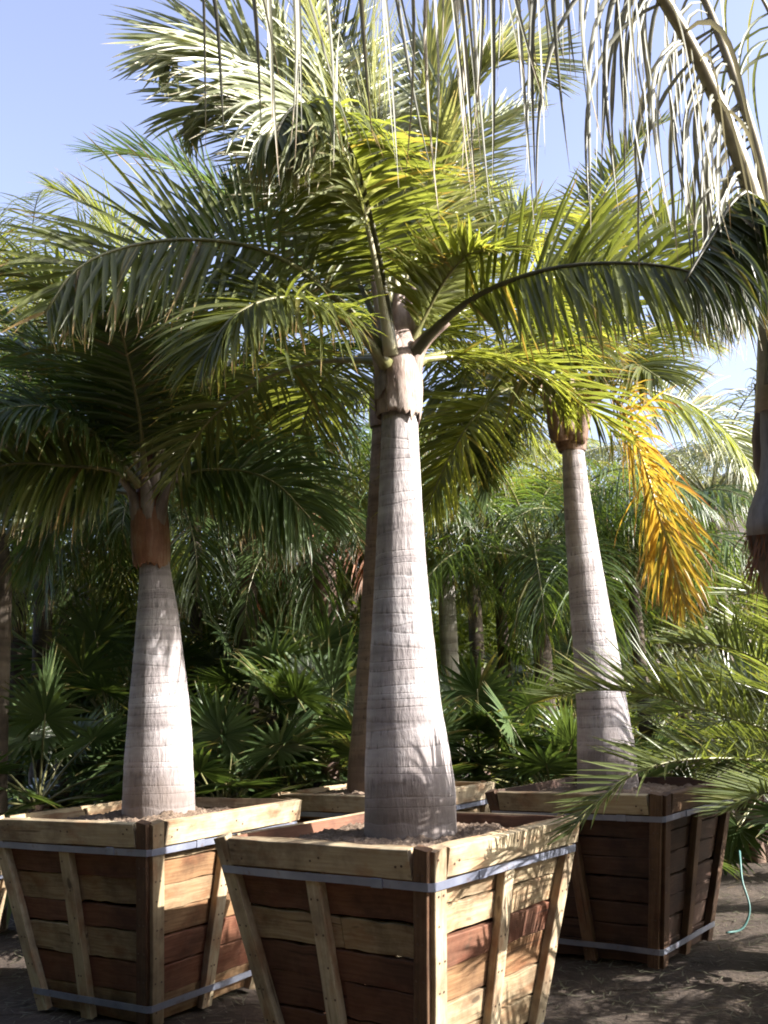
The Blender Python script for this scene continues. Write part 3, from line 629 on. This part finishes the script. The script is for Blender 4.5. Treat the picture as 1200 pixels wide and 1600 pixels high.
# right
YR = 5.75
pr = Palm('palm_tree', 'leaning palm in the shaded right planter box, with one yellow dying frond hanging', 'palm tree', at(949, 1240, YR), 'boxed bottle palms', 7)
pr.trunk(pxprof([(1245, 901, 999), (1225, 901, 998), (1180, 901, 994), (1140, 901, 987), (1100, 900, 980), (1050, 897, 972), (1000, 894, 963), (950, 890, 953), (900, 887, 944), (850, 884, 935), (800, 881, 927), (750, 879, 919), (695, 877, 912)], YR), wob=.003)
pr.trunk(pxprof([(706, 875, 914), (698, 869, 916), (680, 866, 917), (655, 864, 916), (630, 864, 914), (605, 870, 908), (580, 878, 902), (560, 882, 898)], YR), 'shaft_dark', 'crownshaft', 28, .005)
CSR = pxprof([(712, 876, 914), (698, 870, 916), (680, 867, 917), (655, 865, 916), (630, 865, 914), (605, 870, 908)], YR)
sheath(pr, CSR, -160, 0, (zat(712, YR), zat(700, YR)), (zat(625, YR), zat(650, YR)), 'shaft_dark', .007, 5)
bases(pr, [([at(876, 690, YR-.05), at(868, 650, YR-.07), at(858, 625, YR-.09), at(838, 600, YR-.12)], .055),
           ([at(900, 690, YR-.05), at(910, 655, YR-.07), at(922, 630, YR-.08), at(945, 615, YR-.1)], .05),
           ([at(888, 680, YR-.07), at(886, 630, YR-.09), at(886, 600, YR-.1), at(892, 560, YR-.1)], .045)], 'shaft_dark')
FRR = [
 (dict(roll=80, L=.46, W=.018, n=120, jit=18, droop=.9, phi=(66, 26), miss=(.12, .08), mat='leaf_yellow', rmat='rachis_yellow', label='yellow dying frond hanging down', start=.2), [(900, 625, 5.68), (940, 610, 5.45), (972, 640, 5.2), (998, 700, 5.05), (1020, 770, 4.98), (1043, 850, 4.95), (1070, 945, 4.93)]),
 (dict(roll=-70, L=.5, droop=.7, mat='leaf_lime', miss=(.02, .4)), [(908, 620, 5.78), (950, 600, 5.9), (1010, 608, 6.1), (1080, 632, 6.25), (1140, 680, 6.35), (1180, 740, 6.4)]),
 (dict(roll=-40, L=.42, droop=.1, psi=15, rmat='rachis_pale'), [(890, 610, 5.8), (895, 500, 5.85), (905, 410, 5.9), (955, 280, 5.9), (1000, 215, 5.85), (1040, 190, 5.8)]),
 (dict(roll=-60, L=.5, droop=.2, mat='leaf_lime'), [(900, 615, 5.75), (940, 520, 5.75), (985, 440, 5.7), (1050, 370, 5.65), (1120, 340, 5.6), (1200, 350, 5.5)]),
 (dict(roll=40, L=.5, droop=.4), [(880, 620, 5.75), (830, 540, 5.7), (780, 490, 5.6), (720, 480, 5.5), (670, 510, 5.45)]),
 (dict(roll=25, L=.55, droop=.6, mat='leaf_lime'), [(878, 635, 5.7), (830, 605, 5.6), (780, 615, 5.5), (735, 660, 5.4), (695, 730, 5.35), (665, 800, 5.3)]),
 (dict(roll=0, L=.5, droop=1.0), [(888, 625, 5.6), (888, 560, 5.4), (886, 530, 5.2), (884, 540, 5.0), (880, 570, 4.85)]),
 (dict(roll=30, L=.5, droop=.15, mat='leaf_lime'), [(882, 610, 5.8), (860, 480, 5.9), (825, 370, 5.9), (770, 300, 5.9), (700, 270, 5.8)]),
 (dict(roll=-10, L=.5, droop=.3), [(895, 610, 5.85), (915, 480, 6.1), (935, 380, 6.3), (960, 320, 6.5)]),
 (dict(roll=-30, L=.5, droop=.5), [(905, 620, 5.85), (970, 540, 6.1), (1040, 510, 6.3), (1110, 540, 6.4)]),
 (dict(roll=30, L=.5, droop=.5), [(880, 620, 5.9), (830, 560, 6.1), (770, 560, 6.3), (710, 610, 6.4)]),
 (dict(roll=-20, L=.5, droop=.8), [(905, 640, 5.7), (945, 590, 5.5), (990, 570, 5.3), (1030, 590, 5.15)]),
 (dict(roll=20, L=.5, droop=1.0, mat='leaf_dark'), [(880, 650, 5.85), (840, 640, 6.0), (790, 690, 6.1), (760, 770, 6.15)]),
 (dict(roll=40, L=.48, droop=.4, mat='leaf_lime'), [(884, 612, 5.75), (850, 520, 5.65), (800, 440, 5.5), (740, 410, 5.4)]),
]
for kw, pts in FRR: pr.frond(A(pts), **dict(dict(r0=.028, n=112), **kw))

# rear
YB = 6.42
pb = Palm('palm_tree', 'palm in the rearmost planter box, its shaded brown trunk half hidden by the front trunk', 'palm tree', at(590, 1240, YB), 'boxed bottle palms', 8)
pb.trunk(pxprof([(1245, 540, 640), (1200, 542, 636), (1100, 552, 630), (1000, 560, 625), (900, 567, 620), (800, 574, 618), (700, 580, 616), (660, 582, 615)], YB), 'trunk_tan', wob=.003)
pb.trunk(pxprof([(668, 578, 619), (655, 576, 620), (620, 576, 620), (590, 582, 614), (560, 588, 608)], YB), 'shaft_dark', 'crownshaft', 24, .004)
FB = [
 (dict(roll=70, L=.5, droop=.6), [(588, 600, 6.4), (530, 635, 6.2), (470, 668, 6.1), (400, 700, 6.0), (350, 728, 5.95), (310, 780, 5.9)]),
 (dict(roll=45, L=.55, droop=.15, mat='leaf_dark', rmat='rachis_dark'), [(592, 590, 6.4), (520, 470, 6.3), (440, 380, 6.2), (370, 315, 6.2), (300, 272, 6.1), (220, 243, 6.0), (140, 236, 5.9)]),
 (dict(roll=-30, L=.5, droop=.6), [(610, 600, 6.4), (680, 560, 6.2), (750, 565, 6.1), (800, 610, 6.), (835, 690, 6)]),
 (dict(roll=20, L=.5, droop=.3), [(590, 590, 6.5), (560, 450, 6.7), (510, 330, 6.8), (440, 270, 6.8)]),
 (dict(roll=-20, L=.5, droop=.3), [(608, 590, 6.5), (650, 450, 6.7), (720, 330, 6.8), (790, 290, 6.8)]),
 (dict(roll=30, L=.5, droop=.8), [(588, 600, 6.5), (520, 560, 6.7), (450, 560, 6.8), (390, 610, 6.9)]),
 (dict(roll=40, L=.5, droop=.9), [(588, 610, 6.3), (520, 590, 6.), (470, 600, 5.8), (430, 650, 5.7)]),
 (dict(roll=-40, L=.5, droop=.9), [(612, 610, 6.3), (670, 610, 6.1), (720, 660, 6.0), (740, 740, 5.95)]),
 (dict(roll=0, L=.5, droop=.3), [(598, 585, 6.4), (595, 450, 6.3), (590, 330, 6.2), (600, 250, 6.0)]),
]
for kw, pts in FB: pb.frond(A(pts), r0=.026, n=108, **kw)

# ---------------------------------------------------------------- foreground palm leaning in from the right edge
q0 = at(1280, 1500, 3.1)
pg = Palm('queen_palm', 'nearest palm at the right edge, its long dry leaflets dangling across the sky', 'palm tree', (q0[0]+.05, 3.1, 0), None, 9)
pg.trunk([((q0[0]+.04, 3.1, -.02), .12), (at(1276, 1300, 3.1), .105), (at(1272, 1100, 3.1), .1), (at(1262, 960, 3.1), .1), (at(1250, 780, 3.1), .09)], 'trunk_back', wob=.006)
pg.trunk([(at(1266, 1010, 3.1), .103), (at(1258, 930, 3.1), .112), (at(1250, 880, 3.1), .128), (at(1246, 850, 3.1), .14), (at(1240, 815, 3.1), .135), (at(1241, 790, 3.1), .1)], 'fibre', 'fibre_collar', 28, .016)
b = MB()
bt = [at(1236, 828, 3.06), at(1230, 790, 3.05), at(1222, 740, 3.04), at(1214, 690, 3.03), at(1212, 640, 3.02), at(1212, 560, 3.0)]
b.tube(spline([x-pg.o for x in bt], 16), np.interp(np.linspace(0, 1, 16), [0, .1, .28, .45, 1], [.13, .125, .075, .05, .04]), 14); b.build('leaf_base', M['boot'], pg.root, smooth=True)
b = MB(); bt = [at(1200, 760, 3.1), at(1190, 690, 3.1), at(1192, 640, 3.1), at(1188, 600, 3.1)]
b.tube(spline([x-pg.o for x in bt], 10), [.02, .03, .035, .03, .03, .028, .025, .025, .02, .02], 8); b.build('leaf_base', M['fibre'], pg.root, smooth=True)
tn = 260; trg = pg.rng; ta = trg.uniform(0, 6.28, tn); tz = trg.uniform(0, 1, tn); tc_ = at(1246, 850, 3.1)-pg.o
TP = np.stack([tc_[0]+.135*np.cos(ta), tc_[1]+.135*np.sin(ta), tc_[2]-.06+.14*tz], 1); TD = np.stack([np.cos(ta)*.5, np.sin(ta)*.5, -np.ones(tn)+trg.normal(0, .5, tn)], 1)
v, f, a = strips(TP, TD, np.stack([np.cos(ta), np.sin(ta), 0*ta], 1), trg.uniform(.04, .16, tn), trg.uniform(.003, .009, tn), np.full(tn, .6), 4, .2, trg.normal(0, .5, (tn, 3)), rng=trg)
link('fibre_tuft', quads('fibre_tuft', v, f, a), M['dead'], pg.root)
HANG = dict(L=1.05, W=.016, n=70, droop=8.0, psi=-64, phi=(90, 70), curl=1.1, mat='leaf_dry', rmat='rachis_foreground', segs=11, miss=(.7, .62), fold=.3, jit=24, start=.2, lens=(.5, .8, 1, .9, .5))
pg.frond(A([(1215, 640, 3.0), (1195, 380, 2.95), (1130, 180, 2.9), (1050, 20, 2.8), (950, -110, 2.7), (820, -190, 2.6), (680, -215, 2.5), (540, -190, 2.4), (420, -120, 2.3), (290, -60, 2.25)]), **dict(HANG, r0=.07, r1=.007, n=96))
pg.frond(A([(1228, 640, 3.05), (1200, 320, 3.1), (1150, 130, 3.1), (1070, -60, 3.1), (960, -170, 3.05), (830, -220, 3.0), (700, -220, 2.95), (600, -170, 2.9)]), **dict(HANG, r0=.05, r1=.006, L=.9, n=84, miss=(.5, .5)))
pg.frond(A([(1210, 600, 2.95), (1198, 420, 2.9), (1180, 310, 2.85), (1150, 310, 2.8), (1112, 370, 2.76), (1070, 440, 2.72)]), **dict(HANG, L=.42, n=90, W=.017, droop=2.6, psi=-58, mat='leaf_deep', r0=.03, miss=(.05, .05), start=.35, jit=12, rmat='rachis_dark'))
pg.frond(A([(1240, 600, 3.1), (1262, 300, 3.2), (1240, 120, 3.3), (1180, -20, 3.3), (1100, -100, 3.3)]), **dict(HANG, L=.6, n=44, r0=.04, W=.013, mat='leaf_grey'))

# ---------------------------------------------------------------- date palms low at the right
PH = dict(L=.29, W=.0135, droop=.1, psi=28, phi=(62, 25), mat='leaf_phoenix', rmat='rachis', r0=.016, r1=.003, n=74, start=.2, segs=4, fold=.3, curl=.08, jit=9)
cx = np.array((2.15, 4.05, .9))
p1 = Palm('date_palm', 'small date palm at the lower right, stiff narrow fronds reaching over the right planter', 'palm tree', (2.15, 4.05, 0), 'date palms at the right', 12)
p1.trunk([((2.15, 4.05, -.02), .13), ((2.15, 4.05, .4), .12), ((2.15, 4.05, .85), .13), (tuple(cx), .07)], 'fibre', wob=.012)
for kw, pts in [
 (dict(roll=15, L=.28), [(1330, 1240, 4.0), (1230, 1195, 3.95), (1130, 1185, 3.85), (1050, 1190, 3.75), (985, 1212, 3.68), (930, 1255, 3.62), (885, 1305, 3.58)]),
 (dict(roll=20, L=.34, psi=35), [(1330, 1220, 4.05), (1220, 1150, 4.0), (1120, 1115, 3.95), (1020, 1085, 3.9), (930, 1078, 3.85), (850, 1090, 3.8)]),
 (dict(roll=0, L=.3), [(1330, 1210, 4.1), (1270, 1110, 4.0), (1200, 1040, 3.9), (1130, 1010, 3.8), (1050, 1005, 3.7)]),
 (dict(roll=0, L=.28), [(1330, 1240, 4.0), (1260, 1230, 3.85), (1190, 1240, 3.7), (1130, 1270, 3.6)]),
 (dict(roll=0, L=.3), [(1330, 1220, 4.0), (1300, 1080, 3.8), (1260, 980, 3.65), (1200, 930, 3.5), (1140, 930, 3.35)]),
 (dict(roll=10, L=.3), [(1330, 1200, 4.15), (1250, 1110, 4.3), (1170, 1070, 4.45), (1090, 1065, 4.6), (1010, 1090, 4.7)]),
]: p1.frond(A(pts), **dict(PH, **kw))
p1.fill(cx, 12, az=(-60, 200), el=(5, 60), length=(.9, 1.2), bend=(40, 75), **PH)
p2 = Palm('date_palm', 'bushier date palm behind the shaded planter, upright grassy leaflets catching the sun', 'palm tree', (3.0, 6.3, 0), 'date palms at the right', 13)
c2 = np.array((2.75, 6.5, .85)); p2.root.location = (2.75, 6.5, 0); p2.o = np.array((2.75, 6.5, 0.))
p2.trunk([((2.75, 6.5, -.02), .15), ((2.75, 6.5, .8), .14), (tuple(c2), .08)], 'fibre', wob=.012)
p2.fill(c2, 26, az=(0, 360), el=(10, 80), length=(1.2, 1.6), bend=(45, 80), **dict(PH, L=.33, W=.013, n=60))

for nm_, X_, Y_, sd_, lb_ in (('date_palm', 3.15, 5.15, 14, 'big date palm right of the shaded planter, mostly beyond the right edge'), ('date_palm', 3.0, 3.45, 15, 'date palm nearest the camera, only frond tips reaching in at the right edge')):
    pq = Palm(nm_, lb_, 'palm tree', (X_, Y_, 0), 'date palms at the right', sd_)
    low = Y_ < 4
    pq.trunk([((X_, Y_, -.02), .16), ((X_, Y_, .5), .15), ((X_, Y_,   .7 if low else 1.25), .08)], 'fibre', wob=.012)
    pq.fill((X_, Y_, .7 if low else 1.2), 38, az=(0, 360), el=(-5, 30) if low else (5, 75), length=(1.2, 1.6), bend=(20, 55) if low else (30, 75), **dict(PH, L=.34, W=.014, n=66))

# ---------------------------------------------------------------- background palms
def feather(name, label, x, y, th, r, nf, fl, L, droop, mat, tmat, seed, group='background feather palms', el=(10, 70), bend=(70, 120), W=.015, n=62, lean=(0, 0), **kw):
    p = Palm(name, label, 'palm tree', (x, y, 0), group, seed)
    top = np.array((x+lean[0], y+lean[1], th))
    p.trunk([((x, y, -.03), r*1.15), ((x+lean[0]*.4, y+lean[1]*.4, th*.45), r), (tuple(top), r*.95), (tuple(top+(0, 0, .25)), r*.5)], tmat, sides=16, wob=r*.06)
    p.fill(top+(0, 0, .12), nf, el=el, length=fl, bend=bend, L=L, droop=droop, mat=mat, W=W, n=n, segs=4, r0=.022, r1=.004, **kw)
    return p
def gx_(px, Y): return (px-600)/FOC*Y
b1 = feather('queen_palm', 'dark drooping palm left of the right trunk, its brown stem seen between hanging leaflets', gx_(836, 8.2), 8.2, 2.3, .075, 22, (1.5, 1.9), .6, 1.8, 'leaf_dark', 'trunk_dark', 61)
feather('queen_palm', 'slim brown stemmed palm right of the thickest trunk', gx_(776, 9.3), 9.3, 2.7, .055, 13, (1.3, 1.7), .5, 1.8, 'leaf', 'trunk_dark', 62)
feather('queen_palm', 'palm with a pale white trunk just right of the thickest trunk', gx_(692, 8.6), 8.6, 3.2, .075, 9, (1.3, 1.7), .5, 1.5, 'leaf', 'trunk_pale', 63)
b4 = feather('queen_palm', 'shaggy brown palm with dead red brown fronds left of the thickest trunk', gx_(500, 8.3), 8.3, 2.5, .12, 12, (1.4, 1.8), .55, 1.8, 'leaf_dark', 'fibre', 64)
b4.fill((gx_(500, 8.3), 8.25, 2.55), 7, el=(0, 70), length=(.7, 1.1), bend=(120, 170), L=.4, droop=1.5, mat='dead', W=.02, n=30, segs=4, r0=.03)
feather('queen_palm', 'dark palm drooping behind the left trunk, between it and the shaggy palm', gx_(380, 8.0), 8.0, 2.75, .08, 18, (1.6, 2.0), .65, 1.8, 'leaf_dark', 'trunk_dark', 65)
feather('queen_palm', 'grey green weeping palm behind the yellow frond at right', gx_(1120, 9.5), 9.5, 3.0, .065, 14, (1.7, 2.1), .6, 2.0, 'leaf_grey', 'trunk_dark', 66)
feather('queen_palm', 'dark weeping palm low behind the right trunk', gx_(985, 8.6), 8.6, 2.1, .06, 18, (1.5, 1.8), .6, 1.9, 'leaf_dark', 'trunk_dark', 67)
feather('queen_palm', 'tall light green feathery palm at the top left against the sky', gx_(20, 9.5), 9.5, 4.9, .08, 36, (1.6, 2.1), .55, .6, 'leaf', 'trunk_dark', 68, el=(10, 85))
feather('queen_palm', 'palm with a dark bluish trunk cut off by the left edge', gx_(-12, 6.9), 6.9, 2.35, .1, 14, (1.5, 1.9), .55, 1.4, 'leaf_dark', 'trunk_dark', 69)
feather('queen_palm', 'distant palm filling the gap left of the left trunk', gx_(120, 10.5), 10.5, 3.3, .09, 18, (1.7, 2.1), .55, 1.6, 'leaf', 'trunk_dark', 70)
feather('queen_palm', 'distant palm between the right trunk and the yellow frond', gx_(930, 12), 12, 3.6, .12, 13, (1.7, 2.1), .55, 1.5, 'leaf', 'trunk_dark', 71)
feather('queen_palm', 'distant palm showing above the shaggy brown palm', gx_(540, 12.5), 12.5, 3.4, .12, 12, (1.7, 2.0), .55, 1.5, 'leaf', 'trunk_dark', 72)

feather('queen_palm', 'dark weeping palm directly behind the left trunk', gx_(225, 7.6), 7.6, 2.7, .07, 18, (1.5, 1.9), .6, 1.8, 'leaf_dark', 'trunk_dark', 73)
feather('queen_palm', 'broad shaded palm behind the left crown, filling the left edge', gx_(60, 8.4), 8.4, 3.3, .08, 20, (1.6, 2.0), .6, 1.4, 'leaf_dark', 'trunk_dark', 74)
feather('queen_palm', 'distant weeping palm left of the rear trunk', gx_(440, 10.5), 10.5, 3.0, .08, 16, (1.6, 2.0), .6, 1.8, 'leaf', 'trunk_dark', 75)
feather('queen_palm', 'distant palm right of the rear trunk above the bright shrub', gx_(735, 11), 11, 3.4, .08, 16, (1.6, 2.0), .6, 1.6, 'leaf_lime', 'trunk_dark', 76)
feather('queen_palm', 'distant weeping palm beside the right edge', gx_(1230, 11), 11, 3.2, .06, 16, (1.7, 2.1), .6, 1.8, 'leaf_grey', 'trunk_dark', 77)

feather('queen_palm', 'slender palm between the left trunk and the shaggy brown palm', gx_(300, 9.4), 9.4, 3.0, .06, 18, (1.5, 1.9), .55, 1.7, 'leaf', 'trunk_dark', 78)
feather('queen_palm', 'low weeping palm at the far left behind the fan palm clump', gx_(95, 9.2), 9.2, 2.2, .06, 18, (1.5, 1.9), .55, 1.7, 'leaf', 'trunk_dark', 79)
feather('queen_palm', 'low weeping palm just left of the shaded rear trunk', gx_(520, 9.6), 9.6, 2.1, .06, 16, (1.4, 1.8), .55, 1.7, 'leaf', 'trunk_dark', 80)

# fan palms
def fanleaf(P, base, hub, L0, nseg, mat, nvec, rng, droop=.35):
    base = np.asarray(base)-P.o; hub = np.asarray(hub)-P.o; a = nrm(hub-base); nv = np.asarray(nvec, float); nv = nrm(nv-a*nv.dot(a)); bv = np.cross(nv, a)
    th = np.linspace(-R(138), R(138), nseg)+rng.normal(0, .015, nseg)
    D = np.cos(th)[:, None]*a+np.sin(th)[:, None]*bv
    D = nrm(D+nv*.18*(1-np.cos(th))[:, None]*.5)
    L = L0*(.72+.28*np.cos(th/2))*rng.uniform(.92, 1.05, nseg)
    dth = R(276)/nseg; W = 2*math.tan(dth/2)*L*.5*1.06
    v, f, at_ = strips(np.repeat(hub[None], nseg, 0), D, np.repeat(nv[None], nseg, 0), L, W, np.full(nseg, droop)*rng.uniform(.5, 1.6, nseg), 6, .22, rng.normal(0, .12, (nseg, 3)), prof=(.03, .5, .98, 1, .7, .4, .03), rng=rng)
    o = link('fan_leaf', quads('fan_leaf', v, f, at_), M[mat], P.root)
    b = MB(); mid = (base+hub)/2+np.array((0, 0, .04)); b.tube(spline([base, mid, hub, hub+a*L0*.12], 9), np.linspace(.011, .006, 9), 5); b.build('petiole', M['rachis'], o, smooth=True)
def fanpalm(label, x, y, h, nl, pet, L0, mat='leaf_fan', seed=1, stems=1, spread=.0):
    nl = round(nl*1.5); L0 *= .82; P = Palm('fan_palm', label, 'fan palm', (x, y, 0), 'fan palms behind the boxes', seed); rng = P.rng
    for s in range(stems):
        sx, sy = (x+rng.normal(0, spread), y+rng.normal(0, spread)) if s else (x, y); hh = h*rng.uniform(.45, 1) if s else h
        P.trunk([((sx, sy, -.02), .1), ((sx, sy, hh*.6), .1), ((sx, sy, hh), .07)], 'fibre', sides=14, wob=.012)
        for i in range(nl):
            az = i*2.39996+rng.normal(0, .2); el = R(82-115*((i+.5)/nl)**.85+rng.normal(0, 7)); d = np.array((math.cos(el)*math.cos(az), math.cos(el)*math.sin(az), math.sin(el)))
            pl_ = pet*rng.uniform(.75, 1.2); bb = np.array((sx, sy, hh-.04*i/nl)); hub = bb+d*pl_+np.array((0, 0, -.06*pl_))
            nv = np.array((0, 0, 1.0))*1.0+d*-.2+rng.normal(0, .25, 3)
            if abs(d[2]) > .85: nv = np.array((math.cos(az), math.sin(az), .3))
            fanleaf(P, bb, hub, L0*rng.uniform(.85, 1.1), 26, mat, nv, rng)
fanpalm('fan palm clump in deep shade at the far left behind the left box', gx_(60, 7.2), 7.2, .75, 16, .65, .5, 'leaf_fan', 81, 2, .35)
fanpalm('fan palm just left of the left trunk, leaves half lit', gx_(165, 8.3), 8.3, 1.3, 18, .7, .52, 'leaf_fan', 82)
fanpalm('fan palm immediately right of the left trunk, dark fronds low', gx_(345, 7.0), 7.0, .7, 16, .6, .48, 'leaf_fan', 83, 2, .3)
fanpalm('taller fan palm between the left trunk and the shaded rear trunk', gx_(420, 8.0), 8.0, 1.3, 18, .7, .52, 'leaf_fan', 84)
fanpalm('fan palm with a pale silvery leaf hanging beside the rear trunk', gx_(500, 7.3), 7.3, .95, 17, .6, .5, 'leaf_fan', 85)
fanpalm('bright fan palm right of the thickest trunk', gx_(730, 8.0), 8.0, .8, 17, .6, .48, 'leaf_fan', 86, 2, .3)
fanpalm('fan palm left of the right trunk, low silvery leaves over the planter rim', gx_(835, 7.3), 7.3, .6, 16, .55, .45, 'leaf_fan', 87, 2, .3)
fanpalm('fan palm on the ground at the right edge under the date palm fronds', 2.45, 5.1, .55, 14, .5, .4, 'leaf_fan', 88)
fanpalm('fan palm at the back between the dark drooping palm and the right trunk', gx_(880, 9.3), 9.3, 1.1, 17, .7, .5, 'leaf_fan', 89)

fanpalm('fan palm at the back right, low behind the shaded right planter', gx_(1135, 8.4), 8.4, .8, 17, .7, .52, 'leaf_fan', 90, 2, .3)
# leafy shrubs closing the view
def shrub(label, x, y, wd, h, n, mat, seed, size=.09):
    rng = np.random.default_rng(seed); root = empty('shrub', (x, y, 0)); tag(root, label, 'shrub', 'leafy shrubs at the back')
    nc = 26; cc = np.stack([rng.normal(0, wd*.36, nc), rng.normal(0, wd*.25, nc), h*(.12+.8*rng.random(nc)**.8)], 1); cc[:, :2] *= np.sqrt(np.clip(1.15-cc[:, 2:3]/h, .1, 1))
    k = rng.integers(0, nc, n); P = cc[k]+rng.normal(0, 1, (n, 3))*(wd*.11, wd*.11, h*.075); P[:, 2] = np.abs(P[:, 2])
    D = nrm(rng.normal(0, 1, (n, 3))+(0, 0, .2)); N = nrm(rng.normal(0, 1, (n, 3))+(0, 0, .8))
    v, f, a = strips(P, D, N, size*rng.uniform(.6, 1.5, n), size*.36*rng.uniform(.7, 1.3, n), np.full(n, .5), 2, .2, None, prof=(.3, 1, .1), rng=rng)
    link('foliage', quads('foliage', v, f, a), M[mat], root)
    b = MB()
    for c in cc[:12]: b.tube(spline([(rng.normal(0, .05), rng.normal(0, .05), -.03), c*(.4, .4, .5), c], 7), np.linspace(.03, .008, 7), 5)
    b.build('stem', M['petiole_brown'], root, smooth=True)
for i, (px, Y_, wd, h, lab, mt) in enumerate([
 (40, 12.5, 2.8, 3.9, 'sunny green shrub at the back behind the far left fan palms', 'leaf_bush'),
 (250, 13.5, 3.0, 3.9, 'leafy shrub at the back behind the left trunk', 'leaf_bush'),
 (440, 14, 3.0, 3.3, 'leafy shrub at the back between the left trunk and the thickest trunk', 'leaf_bush'),
 (620, 13, 2.6, 2.8, 'leafy shrub at the back hidden mostly by the thickest trunk', 'leaf_bush'),
 (760, 12, 2.8, 2.9, 'yellow green sunlit shrub at the back right of the thickest trunk', 'leaf_bush'),
 (900, 13, 3.0, 3.2, 'leafy shrub at the back behind the right trunk', 'leaf_bush'),
 (1060, 12.5, 3.0, 3.3, 'greyish shrub at the back below the yellow frond', 'leaf_grey'),
 (1220, 12.5, 3.0, 3.4, 'greyish shrub at the back beside the right edge', 'leaf_grey'),
 (140, 10.2, 2.0, 2.5, 'lower leafy shrub in the gap left of the left trunk', 'leaf_dark'),
 (330, 10.0, 2.0, 2.6, 'lower dark shrub in the gap right of the left trunk', 'leaf_dark'),
 (460, 10.8, 1.9, 2.3, 'lower dark shrub beneath the shaggy brown palm', 'leaf_dark')]):
    shrub(lab, gx_(px, Y_), Y_, wd, h, 9500, mt, 300+i, .11)

# ---------------------------------------------------------------- small things on the ground
b = MB(); hp = at(1195, 1475, 5.0); th = np.linspace(0, 2*math.pi*2.2, 70)
b.tube(np.stack([.2*np.cos(th)*(1+.05*np.sin(th*.7)), .17*np.sin(th), .012+.012*th/6.28+.004*np.sin(th*2)], 1), .009, 6)
o = b.build('hose', M['hose'], None, True); o.location = (2.02, 5.2, 0); tag(o, 'coil of thin black irrigation hose on the ground at the right edge', 'hose')
b = MB(); tb = [(0, 0, .008), (.1, .03, .02), (.16, .05, .12), (.15, .1, .26), (.17, .16, .36), (.2, .25, .4)]
b.tube(spline(tb, 30), .006, 6); o = b.build('drip_tube', M['tube'], None, True); o.location = (1.8, 5.95, 0)
tag(o, 'thin teal irrigation tube looping up beside the shaded right planter', 'tube')
rng = np.random.default_rng(77); n = 7000
P = np.stack([rng.uniform(-2.6, 3.2, n), rng.uniform(3.0, 7.5, n), rng.uniform(.0, .012, n)], 1)
aa = rng.uniform(0, 6.28, n); D = np.stack([np.cos(aa), np.sin(aa), rng.normal(0, .08, n)], 1)
v, f, a = strips(P, D, np.repeat([[0, 0, 1.]], n, 0), rng.uniform(.02, .12, n), rng.uniform(.003, .011, n), np.full(n, -.1), 3, .2, rng.normal(0, .3, (n, 3))*(1, 1, .1), rng=rng)
o = link('leaf_litter', quads('leaf_litter', v, f, a), M['leaf_dry']); tag(o, 'scattered dry leaflets lying on the dirt', 'leaf litter', kind='stuff')

# unseen leaf mass added behind and left of the camera to block open sky
rng = np.random.default_rng(91); n = 15000
az = np.radians(rng.choice([0, 1, 2], n, p=[.55, .3, .15])); k = rng.random(n)
pick = rng.random(n); azd = np.where(pick < .6, rng.uniform(140, 222, n), rng.uniform(222, 292, n))
az = np.radians(azd); rad = rng.uniform(6.5, 8.5, n)+1.2*np.sin(azd*.21); hz = 7.2*rng.random(n)**.9+.6*np.sin(azd*.35)
P = np.stack([rad*np.sin(az), 3+rad*np.cos(az), np.abs(hz)], 1); ok = ~((P[:, 1] > 4) & (np.abs(P[:, 0]/np.maximum(P[:, 1], .1)) < .55)); P = P[ok]; n = len(P)
v, f, a = strips(P, nrm(rng.normal(0, 1, (n, 3))), nrm(rng.normal(0, 1, (n, 3))), rng.uniform(.5, 1.0, n), rng.uniform(.16, .34, n), np.full(n, .4), 3, .2, None, prof=(.3, 1, .8, .1), rng=rng)
o = link('unseen_leaf_mass', quads('unseen_leaf_mass', v, f, a), M['leaf_dark']); tag(o, 'unseen dense greenery added out of frame to cut the sky light', 'sky_blocker', kind='stuff')
